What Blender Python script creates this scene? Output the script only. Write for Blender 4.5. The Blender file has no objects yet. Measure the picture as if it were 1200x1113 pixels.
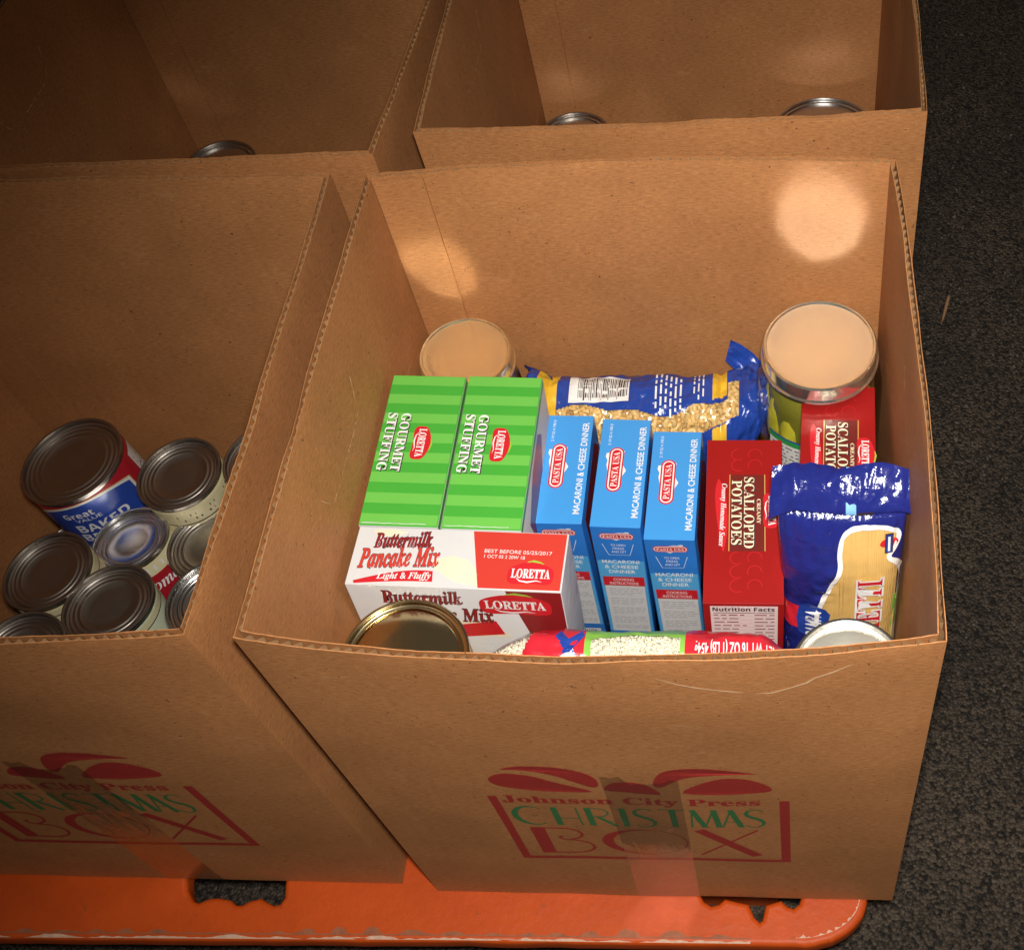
import bpy, bmesh, math, random
from mathutils import Vector, Matrix, Euler, noise
from mathutils.geometry import tessellate_polygon
random.seed(7)
PI = math.pi
SC = bpy.context.scene
COL = SC.collection

# ------------------------------------------------------------------ camera
cam_d = bpy.data.cameras.new('camera')
cam = bpy.data.objects.new('camera', cam_d)
COL.objects.link(cam)
cam.location = (0.2840, -0.2678, 1.0164)
cam.rotation_euler = (0.6695, 0.0780, 0.0405)
cam_d.sensor_fit = 'HORIZONTAL'
cam_d.sensor_width = 36
cam_d.lens = 1439.0861 / 1200 * 36
cam_d.shift_x = (600 - 795.69) / 1200
cam_d.shift_y = (424.77 - 556.5) / 1200
cam_d.clip_start = 0.02
cam_d.clip_end = 60
SC.camera = cam

# ------------------------------------------------------------------ dim night surroundings
W = bpy.data.worlds.new('World')
SC.world = W
W.use_nodes = True
W.node_tree.nodes['Background'].inputs[0].default_value = (1.0, 0.84, 0.68, 1)
W.node_tree.nodes['Background'].inputs[1].default_value = 0.085

# ------------------------------------------------------------------ the camera's flash
FLASH = Vector((0.292, -0.245, 1.045))
fl = bpy.data.lights.new('flash', 'SPOT')
fl.energy = 48
fl.color = (1.0, 0.965, 0.915)
fl.shadow_soft_size = 0.020
fl.spot_size = math.radians(85)
fl.spot_blend = 1.0
flash = bpy.data.objects.new('flash', fl)
COL.objects.link(flash)
flash.location = FLASH
flash.rotation_euler = (Vector((0.285, 0.11, 0.33)) - FLASH).to_track_quat('-Z', 'Y').to_euler()

# ------------------------------------------------------------------ render settings
SC.render.engine = 'CYCLES'
SC.view_settings.view_transform = 'Standard'
SC.view_settings.look = 'None'
SC.view_settings.exposure = 0.0
SC.view_settings.gamma = 1.0
SC.view_settings.use_curve_mapping = False
cy = SC.cycles
cy.use_denoising = True
cy.max_bounces = 10
cy.diffuse_bounces = 4
cy.glossy_bounces = 5
cy.transmission_bounces = 8
cy.transparent_max_bounces = 16
cy.caustics_reflective = True
cy.caustics_refractive = False
cy.blur_glossy = 0.0
cy.sample_clamp_indirect = 0.0

# ================================================================== materials
MATS = {}
def node_mat(name):
    m = bpy.data.materials.new(name)
    m.use_nodes = True
    nt = m.node_tree
    return m, nt, nt.nodes['Principled BSDF']

def setc(sock, c):
    sock.default_value = (c[0], c[1], c[2], 1)

def mat(name, color, rough=0.5, metal=0.0, var=0.08, scale=60, bump=0.0, bscale=200, spec=0.5, coat=0.0):
    """plain surface with a little uneven colour and fine relief"""
    m, nt, b = node_mat(name)
    N, L = nt.nodes, nt.links
    tc = N.new('ShaderNodeTexCoord')
    nz = N.new('ShaderNodeTexNoise'); nz.inputs['Scale'].default_value = scale; nz.inputs['Detail'].default_value = 5
    L.new(tc.outputs['Object'], nz.inputs['Vector'])
    mix = N.new('ShaderNodeMix'); mix.data_type = 'RGBA'
    setc(mix.inputs[6], [c * (1 - var) for c in color]); setc(mix.inputs[7], [min(1, c * (1 + var)) for c in color])
    L.new(nz.outputs['Fac'], mix.inputs[0]); L.new(mix.outputs[2], b.inputs['Base Color'])
    b.inputs['Roughness'].default_value = rough
    b.inputs['Metallic'].default_value = metal
    b.inputs['Specular IOR Level'].default_value = spec
    b.inputs['Coat Weight'].default_value = coat
    b.inputs['Coat Roughness'].default_value = 0.12
    if bump:
        n2 = N.new('ShaderNodeTexNoise'); n2.inputs['Scale'].default_value = bscale; n2.inputs['Detail'].default_value = 6
        L.new(tc.outputs['Object'], n2.inputs['Vector'])
        bp = N.new('ShaderNodeBump'); bp.inputs['Strength'].default_value = bump; bp.inputs['Distance'].default_value = 0.002
        L.new(n2.outputs['Fac'], bp.inputs['Height']); L.new(bp.outputs['Normal'], b.inputs['Normal'])
    MATS[name] = m
    return m

def cardboard_mat():
    m, nt, b = node_mat('kraft_board')
    N, L = nt.nodes, nt.links
    uv = N.new('ShaderNodeUVMap'); uv.uv_map = 'board'
    tc = N.new('ShaderNodeTexCoord')
    mp = N.new('ShaderNodeMapping'); mp.inputs['Scale'].default_value = (170, 800, 170)
    L.new(uv.outputs['UV'], mp.inputs['Vector'])
    fib = N.new('ShaderNodeTexNoise'); fib.inputs['Scale'].default_value = 1; fib.inputs['Detail'].default_value = 6; fib.inputs['Roughness'].default_value = .7
    L.new(mp.outputs['Vector'], fib.inputs['Vector'])
    big = N.new('ShaderNodeTexNoise'); big.inputs['Scale'].default_value = 14; big.inputs['Detail'].default_value = 4
    L.new(tc.outputs['Object'], big.inputs['Vector'])
    spk = N.new('ShaderNodeTexNoise'); spk.inputs['Scale'].default_value = 900; spk.inputs['Detail'].default_value = 3
    L.new(tc.outputs['Object'], spk.inputs['Vector'])
    r1 = N.new('ShaderNodeValToRGB')
    r1.color_ramp.elements[0].position = .30; r1.color_ramp.elements[1].position = .70
    r1.color_ramp.elements[0].color = (.308, .122, .040, 1); r1.color_ramp.elements[1].color = (.540, .240, .088, 1)
    L.new(fib.outputs['Fac'], r1.inputs['Fac'])
    r2 = N.new('ShaderNodeValToRGB')
    r2.color_ramp.elements[0].position = .3; r2.color_ramp.elements[1].position = .7
    r2.color_ramp.elements[0].color = (.86, .85, .83, 1); r2.color_ramp.elements[1].color = (1.08, 1.08, 1.08, 1)
    L.new(big.outputs['Fac'], r2.inputs['Fac'])
    mu = N.new('ShaderNodeMix'); mu.data_type = 'RGBA'; mu.blend_type = 'MULTIPLY'; mu.inputs[0].default_value = 1
    L.new(r1.outputs['Color'], mu.inputs[6]); L.new(r2.outputs['Color'], mu.inputs[7])
    r3 = N.new('ShaderNodeValToRGB')
    r3.color_ramp.elements[0].position = .28; r3.color_ramp.elements[1].position = .42
    r3.color_ramp.elements[0].color = (.72, .70, .68, 1); r3.color_ramp.elements[1].color = (1, 1, 1, 1)
    L.new(spk.outputs['Fac'], r3.inputs['Fac'])
    m2 = N.new('ShaderNodeMix'); m2.data_type = 'RGBA'; m2.blend_type = 'MULTIPLY'; m2.inputs[0].default_value = 1
    L.new(mu.outputs[2], m2.inputs[6]); L.new(r3.outputs['Color'], m2.inputs[7])
    sc1 = N.new('ShaderNodeTexNoise'); sc1.inputs['Scale'].default_value = 1; sc1.inputs['Detail'].default_value = 7; sc1.inputs['Roughness'].default_value = .75
    mp2 = N.new('ShaderNodeMapping'); mp2.inputs['Scale'].default_value = (16, 42, 16); mp2.inputs['Rotation'].default_value = (0, 0, .5)
    L.new(uv.outputs['UV'], mp2.inputs['Vector']); L.new(mp2.outputs['Vector'], sc1.inputs['Vector'])
    r4 = N.new('ShaderNodeValToRGB')
    r4.color_ramp.elements[0].position = .60; r4.color_ramp.elements[1].position = .78
    r4.color_ramp.elements[0].color = (0, 0, 0, 1); r4.color_ramp.elements[1].color = (.45, .45, .45, 1)
    L.new(sc1.outputs['Fac'], r4.inputs['Fac'])
    m3 = N.new('ShaderNodeMix'); m3.data_type = 'RGBA'; setc(m3.inputs[7], (.60, .34, .17))
    L.new(r4.outputs['Color'], m3.inputs[0]); L.new(m2.outputs[2], m3.inputs[6])
    dr = N.new('ShaderNodeTexNoise'); dr.inputs['Scale'].default_value = 320; dr.inputs['Detail'].default_value = 1
    L.new(tc.outputs['Object'], dr.inputs['Vector'])
    r5 = N.new('ShaderNodeValToRGB')
    r5.color_ramp.elements[0].position = .745; r5.color_ramp.elements[1].position = .775
    r5.color_ramp.elements[0].color = (0, 0, 0, 1); r5.color_ramp.elements[1].color = (.75, .75, .75, 1)
    L.new(dr.outputs['Fac'], r5.inputs['Fac'])
    m4 = N.new('ShaderNodeMix'); m4.data_type = 'RGBA'; setc(m4.inputs[7], (.07, .035, .018))
    L.new(r5.outputs['Color'], m4.inputs[0]); L.new(m3.outputs[2], m4.inputs[6])
    L.new(m4.outputs[2], b.inputs['Base Color'])
    b.inputs['Roughness'].default_value = .62
    b.inputs['Specular IOR Level'].default_value = .35
    # faint washboard of the fluting + fibres
    wv = N.new('ShaderNodeTexWave'); wv.wave_type = 'BANDS'; wv.bands_direction = 'X'
    wv.inputs['Scale'].default_value = 1 / .0067 / 20 * PI * 2 / PI * 3.1416 * .5
    wv.inputs['Distortion'].default_value = .6
    L.new(uv.outputs['UV'], wv.inputs['Vector'])
    ad = N.new('ShaderNodeMath'); ad.operation = 'MULTIPLY_ADD'; ad.inputs[1].default_value = .25
    L.new(wv.outputs['Fac'], ad.inputs[0]); L.new(fib.outputs['Fac'], ad.inputs[2])
    bp = N.new('ShaderNodeBump'); bp.inputs['Strength'].default_value = .16; bp.inputs['Distance'].default_value = .001
    L.new(ad.outputs[0], bp.inputs['Height']); L.new(bp.outputs['Normal'], b.inputs['Normal'])
    MATS['kraft'] = m
    return m
cardboard_mat()
mat('flute', (.34, .19, .088), .85, var=.3, scale=300, spec=.1)
mat('torn', (.62, .42, .24), .9, var=.2, scale=500, spec=.1)
mat('ink_red', (.33, .028, .022), .55, var=.28, scale=420, spec=.35)
mat('ink_green', (.030, .165, .055), .55, var=.28, scale=420, spec=.35)

def facing_fresnel(nt, f0):
    """mirror share of a clear sheet, the same from both sides"""
    N, L = nt.nodes, nt.links
    lw = N.new('ShaderNodeLayerWeight'); lw.inputs['Blend'].default_value = .5
    pw = N.new('ShaderNodeMath'); pw.operation = 'POWER'; pw.inputs[1].default_value = 4.5
    L.new(lw.outputs['Facing'], pw.inputs[0])
    ma = N.new('ShaderNodeMath'); ma.operation = 'MULTIPLY_ADD'; ma.inputs[1].default_value = 1 - f0; ma.inputs[2].default_value = f0
    L.new(pw.outputs[0], ma.inputs[0])
    return ma

def tape_mat():
    m, nt, b = node_mat('clear_tape')
    N, L = nt.nodes, nt.links
    out = N['Material Output']
    tr = N.new('ShaderNodeBsdfTransparent'); tr.inputs[0].default_value = (.985, .98, .965, 1)
    gl = N.new('ShaderNodeBsdfGlossy'); gl.inputs['Roughness'].default_value = .10
    fr = facing_fresnel(nt, .045)
    tc = N.new('ShaderNodeTexCoord')
    nz = N.new('ShaderNodeTexNoise'); nz.inputs['Scale'].default_value = 90; nz.inputs['Detail'].default_value = 3
    mp = N.new('ShaderNodeMapping'); mp.inputs['Scale'].default_value = (2.4, 1, .35)
    L.new(tc.outputs['Object'], mp.inputs['Vector']); L.new(mp.outputs['Vector'], nz.inputs['Vector'])
    bp = N.new('ShaderNodeBump'); bp.inputs['Strength'].default_value = .25; bp.inputs['Distance'].default_value = .002
    L.new(nz.outputs['Fac'], bp.inputs['Height'])
    L.new(bp.outputs['Normal'], gl.inputs['Normal'])
    mx = N.new('ShaderNodeMixShader')
    L.new(fr.outputs[0], mx.inputs[0]); L.new(tr.outputs[0], mx.inputs[1]); L.new(gl.outputs[0], mx.inputs[2])
    L.new(mx.outputs[0], out.inputs['Surface'])
    MATS['tape'] = m
tape_mat()

def film_mat(name, tint, ior=1.45, rough=.06, bump=.5):
    """clear film or thin glass: see-through with a glossy coat"""
    m, nt, b = node_mat(name)
    N, L = nt.nodes, nt.links
    out = N['Material Output']
    tr = N.new('ShaderNodeBsdfTransparent'); setc(tr.inputs[0], tint)
    gl = N.new('ShaderNodeBsdfGlossy'); gl.inputs['Roughness'].default_value = rough
    fr = facing_fresnel(nt, .04)
    if bump:
        tc = N.new('ShaderNodeTexCoord')
        nz = N.new('ShaderNodeTexNoise'); nz.inputs['Scale'].default_value = 140; nz.inputs['Detail'].default_value = 3
        L.new(tc.outputs['Object'], nz.inputs['Vector'])
        bp = N.new('ShaderNodeBump'); bp.inputs['Strength'].default_value = bump; bp.inputs['Distance'].default_value = .003
        L.new(nz.outputs['Fac'], bp.inputs['Height'])
        L.new(bp.outputs['Normal'], gl.inputs['Normal'])
    mx = N.new('ShaderNodeMixShader')
    L.new(fr.outputs[0], mx.inputs[0]); L.new(tr.outputs[0], mx.inputs[1]); L.new(gl.outputs[0], mx.inputs[2])
    L.new(mx.outputs[0], out.inputs['Surface'])
    MATS[name] = m
film_mat('clear_film', (.97, .97, .96), 1.5, .08, .6)
film_mat('glass', (.93, .95, .90), 1.5, .03, .04)

# carton colours
mat('green_a', (.060, .36, .038), .42, var=.04, spec=.3)
mat('green_b', (.140, .47, .070), .42, var=.04, spec=.3)
mat('paper_white', (.61, .605, .595), .45, var=.03)
mat('paper_grey', (.62, .60, .58), .55, var=.10, scale=30)
mat('board_inside', (.52, .47, .42), .8, var=.1)
mat('logo_red', (.56, .016, .024), .38, var=.05)
mat('pancake_red', (.57, .045, .030), .34, var=.05)
mat('dark_red', (.24, .014, .016), .34, var=.06)
mat('deep_red', (.29, .009, .008), .42, var=.05, spec=.25)
mat('panel_red', (.150, .016, .012), .36, var=.08)
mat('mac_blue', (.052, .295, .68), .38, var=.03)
mat('mac_blue_shaded', (.020, .155, .50), .32, var=.05)  # the carton blue with shade painted in, for its less lit front and sides
mat('mac_cyan', (.08, .36, .66), .32, var=.05)
mat('white_ink', (.78, .77, .75), .40, var=.02)
mat('cream_ink', (.80, .70, .48), .40, var=.03)
mat('gold_ink', (.55, .33, .09), .40, var=.05)
mat('dark_ink', (.035, .020, .018), .45, var=.05)
mat('grey_ink', (.33, .32, .33), .5, var=.2, scale=300)
mat('leaf_green', (.30, .50, .05), .4, var=.1)
mat('pink_paper', (.80, .68, .66), .5, var=.04)
mat('cream_food', (.78, .68, .50), .5, var=.14, scale=55)
mat('silver_side', (.50, .52, .57), .42, var=.22, scale=45, bump=.5, bscale=70)
# films
mat('film_navy', (.013, .020, .165), .17, var=.12, scale=30, bump=.9, bscale=95, spec=.6)
mat('film_blue', (.016, .052, .30), .19, var=.10, scale=30, bump=.85, bscale=100, spec=.6)
mat('film_yellow', (.72, .42, .03), .26, var=.05, bump=.4, bscale=90)
mat('film_red', (.60, .020, .035), .22, var=.06, bump=.5, bscale=80)
mat('film_green', (.22, .50, .07), .24, var=.06, bump=.4, bscale=80)
mat('film_sky', (.22, .47, .74), .26, var=.05, bump=.3, bscale=80)
mat('film_white', (.80, .79, .75), .24, var=.04, bump=.4, bscale=80)
mat('macaroni', (.78, .52, .20), .42, var=.16, scale=120)
mat('spaghetti', (.74, .48, .16), .34, var=.12, scale=150)
mat('rice', (.80, .74, .58), .6, var=.10, scale=400)
# metals
mat('tin', (.58, .57, .55), .25, 1.0, var=.10, scale=80, bump=.10, bscale=120)
mat('tin_dull', (.42, .385, .345), .36, 1.0, var=.12, scale=80, bump=.10, bscale=120)
mat('tin_gold', (.56, .45, .26), .19, 1.0, var=.10, scale=70, bump=.06, bscale=90)
mat('lid_gold', (.84, .80, .55), .19, 0.93, var=.05, scale=60, bump=.35, bscale=38)
mat('lid_cream', (.88, .92, .80), .17, 0.95, var=.03, scale=50, bump=.03, bscale=60)
mat('lid_silver', (.86, .83, .70), .38, 0.72, var=.16, scale=70, bump=.7, bscale=50)
mat('label_cream', (.62, .55, .33), .45, var=.12)
mat('label_pale', (.52, .56, .40), .45, var=.12)
mat('label_red', (.36, .012, .022), .35, var=.06)
mat('label_blue', (.020, .060, .34), .30, var=.08, spec=.6)
mat('label_cyan', (.03, .19, .42), .30, var=.08)
mat('label_white', (.72, .71, .68), .40, var=.05)
mat('label_green', (.03, .30, .07), .35, var=.05)
mat('pickle', (.55, .48, .040), .30, var=.35, scale=70, bump=.4, bscale=110)
mat('brine', (.17, .16, .020), .25, var=.3, scale=50)
mat('pepper', (.46, .33, .035), .30, var=.3, scale=60)
def orange_mat():
    m, nt, b = node_mat('orange_plastic')
    N, L = nt.nodes, nt.links
    tc = N.new('ShaderNodeTexCoord')
    n1 = N.new('ShaderNodeTexNoise'); n1.inputs['Scale'].default_value = 9; n1.inputs['Detail'].default_value = 8; n1.inputs['Roughness'].default_value = .7
    n2 = N.new('ShaderNodeTexNoise'); n2.inputs['Scale'].default_value = 160; n2.inputs['Detail'].default_value = 5
    for n in (n1, n2): L.new(tc.outputs['Object'], n.inputs['Vector'])
    r = N.new('ShaderNodeValToRGB')
    r.color_ramp.elements[0].position = .25; r.color_ramp.elements[0].color = (.42, .054, .005, 1)
    r.color_ramp.elements[1].position = .75; r.color_ramp.elements[1].color = (.60, .086, .008, 1)
    L.new(n1.outputs['Fac'], r.inputs['Fac'])
    r2 = N.new('ShaderNodeValToRGB')
    r2.color_ramp.elements[0].position = .66; r2.color_ramp.elements[0].color = (0, 0, 0, 1)
    r2.color_ramp.elements[1].position = .80; r2.color_ramp.elements[1].color = (.55, .55, .55, 1)
    L.new(n2.outputs['Fac'], r2.inputs['Fac'])
    mx = N.new('ShaderNodeMix'); mx.data_type = 'RGBA'; setc(mx.inputs[7], (.20, .06, .025))
    L.new(r2.outputs['Color'], mx.inputs[0]); L.new(r.outputs['Color'], mx.inputs[6])
    L.new(mx.outputs[2], b.inputs['Base Color'])
    b.inputs['Roughness'].default_value = .48
    b.inputs['Specular IOR Level'].default_value = .3
    bp = N.new('ShaderNodeBump'); bp.inputs['Strength'].default_value = .2; bp.inputs['Distance'].default_value = .002
    L.new(n2.outputs['Fac'], bp.inputs['Height']); L.new(bp.outputs['Normal'], b.inputs['Normal'])
    MATS['orange'] = m
orange_mat()
mat('scuff', (.30, .095, .038), .7, var=.45, scale=140)
mat('scuff_pale', (.62, .40, .28), .7, var=.35, scale=260)
mat('grime', (.040, .022, .014), .7, var=.5, scale=200)

def asphalt_mat():
    m, nt, b = node_mat('asphalt')
    N, L = nt.nodes, nt.links
    tc = N.new('ShaderNodeTexCoord')
    vo = N.new('ShaderNodeTexVoronoi'); vo.inputs['Scale'].default_value = 340
    vo.inputs['Randomness'].default_value = 1
    nz = N.new('ShaderNodeTexNoise'); nz.inputs['Scale'].default_value = 210; nz.inputs['Detail'].default_value = 6; nz.inputs['Roughness'].default_value = .66
    bg = N.new('ShaderNodeTexNoise'); bg.inputs['Scale'].default_value = 6; bg.inputs['Detail'].default_value = 5
    for n in (vo, nz, bg): L.new(tc.outputs['Object'], n.inputs['Vector'])
    vc = N.new('ShaderNodeSeparateColor'); L.new(vo.outputs['Color'], vc.inputs[0])
    mxv = N.new('ShaderNodeMath'); mxv.operation = 'MULTIPLY_ADD'; mxv.inputs[1].default_value = .42
    L.new(vc.outputs[0], mxv.inputs[0])
    hf = N.new('ShaderNodeMath'); hf.operation = 'MULTIPLY'; hf.inputs[1].default_value = .62
    L.new(nz.outputs['Fac'], hf.inputs[0]); L.new(hf.outputs[0], mxv.inputs[2])
    dk = N.new('ShaderNodeMath'); dk.operation = 'MULTIPLY_ADD'; dk.inputs[1].default_value = -.22
    L.new(vo.outputs['Distance'], dk.inputs[0]); L.new(mxv.outputs[0], dk.inputs[2])
    r = N.new('ShaderNodeValToRGB'); e = r.color_ramp.elements
    e[0].position = .20; e[0].color = (.010, .0075, .005, 1)
    e[1].position = .68; e[1].color = (.160, .120, .084, 1)
    L.new(dk.outputs[0], r.inputs['Fac'])
    r2 = N.new('ShaderNodeValToRGB'); e = r2.color_ramp.elements
    e[0].position = .3; e[0].color = (.6, .6, .6, 1); e[1].position = .7; e[1].color = (1.2, 1.15, 1.1, 1)
    L.new(bg.outputs['Fac'], r2.inputs['Fac'])
    mu = N.new('ShaderNodeMix'); mu.data_type = 'RGBA'; mu.blend_type = 'MULTIPLY'; mu.inputs[0].default_value = 1
    L.new(r.outputs['Color'], mu.inputs[6]); L.new(r2.outputs['Color'], mu.inputs[7])
    L.new(mu.outputs[2], b.inputs['Base Color'])
    b.inputs['Roughness'].default_value = .85
    ad = N.new('ShaderNodeMath'); ad.operation = 'SUBTRACT'
    L.new(nz.outputs['Fac'], ad.inputs[0]); L.new(vo.outputs['Distance'], ad.inputs[1])
    bp = N.new('ShaderNodeBump'); bp.inputs['Strength'].default_value = .9; bp.inputs['Distance'].default_value = .006
    L.new(ad.outputs[0], bp.inputs['Height']); L.new(bp.outputs['Normal'], b.inputs['Normal'])
    MATS['asphalt'] = m
asphalt_mat()
mat('grit', (.15, .125, .10), .8, var=.5, scale=100)
mat('splinter', (.42, .22, .10), .7, var=.2)

# ================================================================== helpers
def link(o, parent=None):
    COL.objects.link(o)
    if parent is not None:
        o.parent = parent
    return o

def mesh_obj(name, verts, faces, mats, parent=None, idx=None, smooth=False, uvs=None):
    me = bpy.data.meshes.new(name)
    me.from_pydata([tuple(v) for v in verts], [], faces)
    for mm in (mats if isinstance(mats, (list, tuple)) else [mats]):
        me.materials.append(MATS[mm])
    if idx is not None:
        me.polygons.foreach_set('material_index', idx)
    if smooth:
        me.polygons.foreach_set('use_smooth', [True] * len(me.polygons))
    if uvs is not None:
        lay = me.uv_layers.new(name='board')
        for lp in me.loops:
            lay.data[lp.index].uv = uvs[lp.vertex_index]
    me.update()
    return link(bpy.data.objects.new(name, me), parent)

def thing(name, label, cat, M=None, group=None):
    o = bpy.data.objects.new(name, None)
    o.empty_display_size = .02
    link(o)
    if M is not None:
        o.matrix_world = M
    o['label'] = label; o['category'] = cat
    if group: o['group'] = group
    return o

def topM(x, y, z, rx, ry, rz, h):
    """matrix of a thing's base from the centre of its top face"""
    return Matrix.Translation((x, y, z)) @ Euler((rx, ry, rz), 'XYZ').to_matrix().to_4x4() @ Matrix.Translation((0, 0, -h))

def lathe(profile, seg=64, cap_lo=False, cap_hi=False):
    v, f = [], []
    n = len(profile)
    for r, z in profile:
        for k in range(seg):
            a = 2 * PI * k / seg
            v.append((r * math.cos(a), r * math.sin(a), z))
    for i in range(n - 1):
        for k in range(seg):
            k2 = (k + 1) % seg
            f.append((i * seg + k, i * seg + k2, (i + 1) * seg + k2, (i + 1) * seg + k))
    if cap_lo: f.append(tuple(reversed(range(seg))))
    if cap_hi: f.append(tuple((n - 1) * seg + k for k in range(seg)))
    return v, f

def auto_smooth(o, ang=40):
    me = o.data
    bm = bmesh.new(); bm.from_mesh(me)
    for fc in bm.faces: fc.smooth = True
    for e in bm.edges:
        if len(e.link_faces) == 2 and e.calc_face_angle(0) > math.radians(ang):
            e.smooth = False
    bm.to_mesh(me); bm.free()

# ---- flat print -----------------------------------------------------------
def styled(s, font):
    base = {'serif': (0x1D400, 0x1D41A, 0x1D7CE), 'ital': (0x1D468, 0x1D482, None), 'script': (0x1D4D0, 0x1D4EA, None), 'bsans': (0x1D5D4, 0x1D5EE, 0x1D7EC)}.get(font)
    if not base: return s
    out = ''
    for c in s:
        if 'A' <= c <= 'Z': out += chr(base[0] + ord(c) - 65)
        elif 'a' <= c <= 'z': out += chr(base[1] + ord(c) - 97)
        elif c.isdigit() and base[2]: out += chr(base[2] + ord(c) - 48)
        else: out += c
    return out

TXT = {}
def text_geo(s, font, off, shear):
    key = (s, font, off, shear)
    if key not in TXT:
        cu = bpy.data.curves.new('t', 'FONT')
        cu.body = styled(s, font); cu.size = 1; cu.offset = off; cu.shear = shear
        cu.resolution_u = 3
        o = bpy.data.objects.new('t', cu); COL.objects.link(o)
        bpy.context.view_layer.update()
        dg = bpy.context.evaluated_depsgraph_get()
        me = bpy.data.meshes.new_from_object(o.evaluated_get(dg))
        TXT[key] = ([(v.co.x, v.co.y) for v in me.vertices], [tuple(p.vertices) for p in me.polygons])
        bpy.data.objects.remove(o); bpy.data.curves.remove(cu); bpy.data.meshes.remove(me)
    return TXT[key]

class Print:
    """flat print: polygons and lettering laid out in metres on a face"""
    def __init__(s): s.v = []; s.f = []; s.mi = []; s.mats = []
    def m(s, name):
        if name not in s.mats: s.mats.append(name)
        return s.mats.index(name)
    def poly(s, pts, mat, lay=1):
        b = len(s.v); s.v += [(x, y, lay) for x, y in pts]
        for t in tessellate_polygon([[Vector((x, y, 0)) for x, y in pts]]):
            s.f.append(tuple(b + i for i in t)); s.mi.append(s.m(mat))
        return s
    def rect(s, x0, y0, x1, y1, mat, lay=1, nx=1, ny=1):
        b = len(s.v)
        for j in range(ny + 1):
            for i in range(nx + 1):
                s.v.append((x0 + (x1 - x0) * i / nx, y0 + (y1 - y0) * j / ny, lay))
        for j in range(ny):
            for i in range(nx):
                a = b + j * (nx + 1) + i
                s.f.append((a, a + 1, a + nx + 2, a + nx + 1)); s.mi.append(s.m(mat))
        return s
    def ell(s, cx, cy, rx, ry, mat, lay=1, n=28, rot=0, pw=2.0):
        c, sn = math.cos(rot), math.sin(rot); P = []
        for k in range(n):
            a = 2 * PI * k / n
            x = math.copysign(abs(math.cos(a)) ** (2 / pw), math.cos(a)) * rx
            y = math.copysign(abs(math.sin(a)) ** (2 / pw), math.sin(a)) * ry
            P.append((cx + x * c - y * sn, cy + x * sn + y * c))
        return s.poly(P, mat, lay)
    def stroke(s, pts, w, mat, lay=1):
        """ribbon along a path; w a width or a list of widths"""
        n = len(pts); ws = w if isinstance(w, (list, tuple)) else [w] * n
        b = len(s.v)
        for i, (x, y) in enumerate(pts):
            x0, y0 = pts[max(0, i - 1)]; x1, y1 = pts[min(n - 1, i + 1)]
            d = math.hypot(x1 - x0, y1 - y0) or 1
            nx, ny = -(y1 - y0) / d * ws[i] / 2, (x1 - x0) / d * ws[i] / 2
            s.v += [(x + nx, y + ny, lay), (x - nx, y - ny, lay)]
        for i in range(n - 1):
            a = b + 2 * i; s.f.append((a, a + 1, a + 3, a + 2)); s.mi.append(s.m(mat))
        return s
    def text(s, t, cx, cy, L, h, mat, lay=2, rot=0, font='sans', off=0.0, shear=0.0, base_off=None):
        """lettering fitted to a box L long and h high, centred and turned"""
        ref = text_geo(t, font, 0.0 if base_off is None else base_off, shear)
        vs, fs = text_geo(t, font, off, shear)
        if not ref[0]: return s
        x0 = min(v[0] for v in ref[0]); x1 = max(v[0] for v in ref[0]); y0 = min(v[1] for v in ref[0]); y1 = max(v[1] for v in ref[0])
        sx, sy = L / (x1 - x0), h / (y1 - y0)
        c, sn = math.cos(rot), math.sin(rot); b = len(s.v)
        for x, y in vs:
            a, d = (x - (x0 + x1) / 2) * sx, (y - (y0 + y1) / 2) * sy
            s.v.append((cx + a * c - d * sn, cy + a * sn + d * c, lay))
        for f in fs:
            s.f.append(tuple(b + i for i in f)); s.mi.append(s.m(mat))
        return s
    def build(s, name, fn, parent):
        return mesh_obj(name, [fn(x, y, l) for x, y, l in s.v], s.f, s.mats, parent, s.mi)

def loretta(p, cx, cy, L, h, rot, lay=3):
    """red swash badge with white name and a leaf"""
    c, sn = math.cos(rot), math.sin(rot)
    def T(x, y): return (cx + x * c - y * sn, cy + x * sn + y * c)
    pts = []
    for k in range(40):
        a = 2 * PI * k / 40
        x = math.copysign(abs(math.cos(a)) ** .55, math.cos(a)) * L / 2
        y = math.copysign(abs(math.sin(a)) ** .55, math.sin(a)) * h / 2
        y += .10 * h * math.cos(x / (L / 2) * PI * .9) * (1 if y > 0 else .6)
        pts.append(T(x, y))
    p.poly(pts, 'logo_red', lay)
    leaf = [(-.02, .44), (.06, .62), (.18, .70), (.34, .62), (.42, .50), (.28, .50), (.12, .46)]
    p.poly([T((x - .15) * L, y * h) for x, y in leaf], 'leaf_green', lay - .5)
    p.text('LORETTA', *T(0, .03 * h), L * .84, h * .44, 'white_ink', lay + 1, rot, 'serif', .012)
    p.stroke([T(x * L, y * h) for x, y in [(-.30, -.20), (-.22, -.33), (-.05, -.38), (.14, -.30), (.26, -.36)]], [h * .02, h * .06, h * .08, h * .05, h * .01], 'white_ink', lay + 1)

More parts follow.
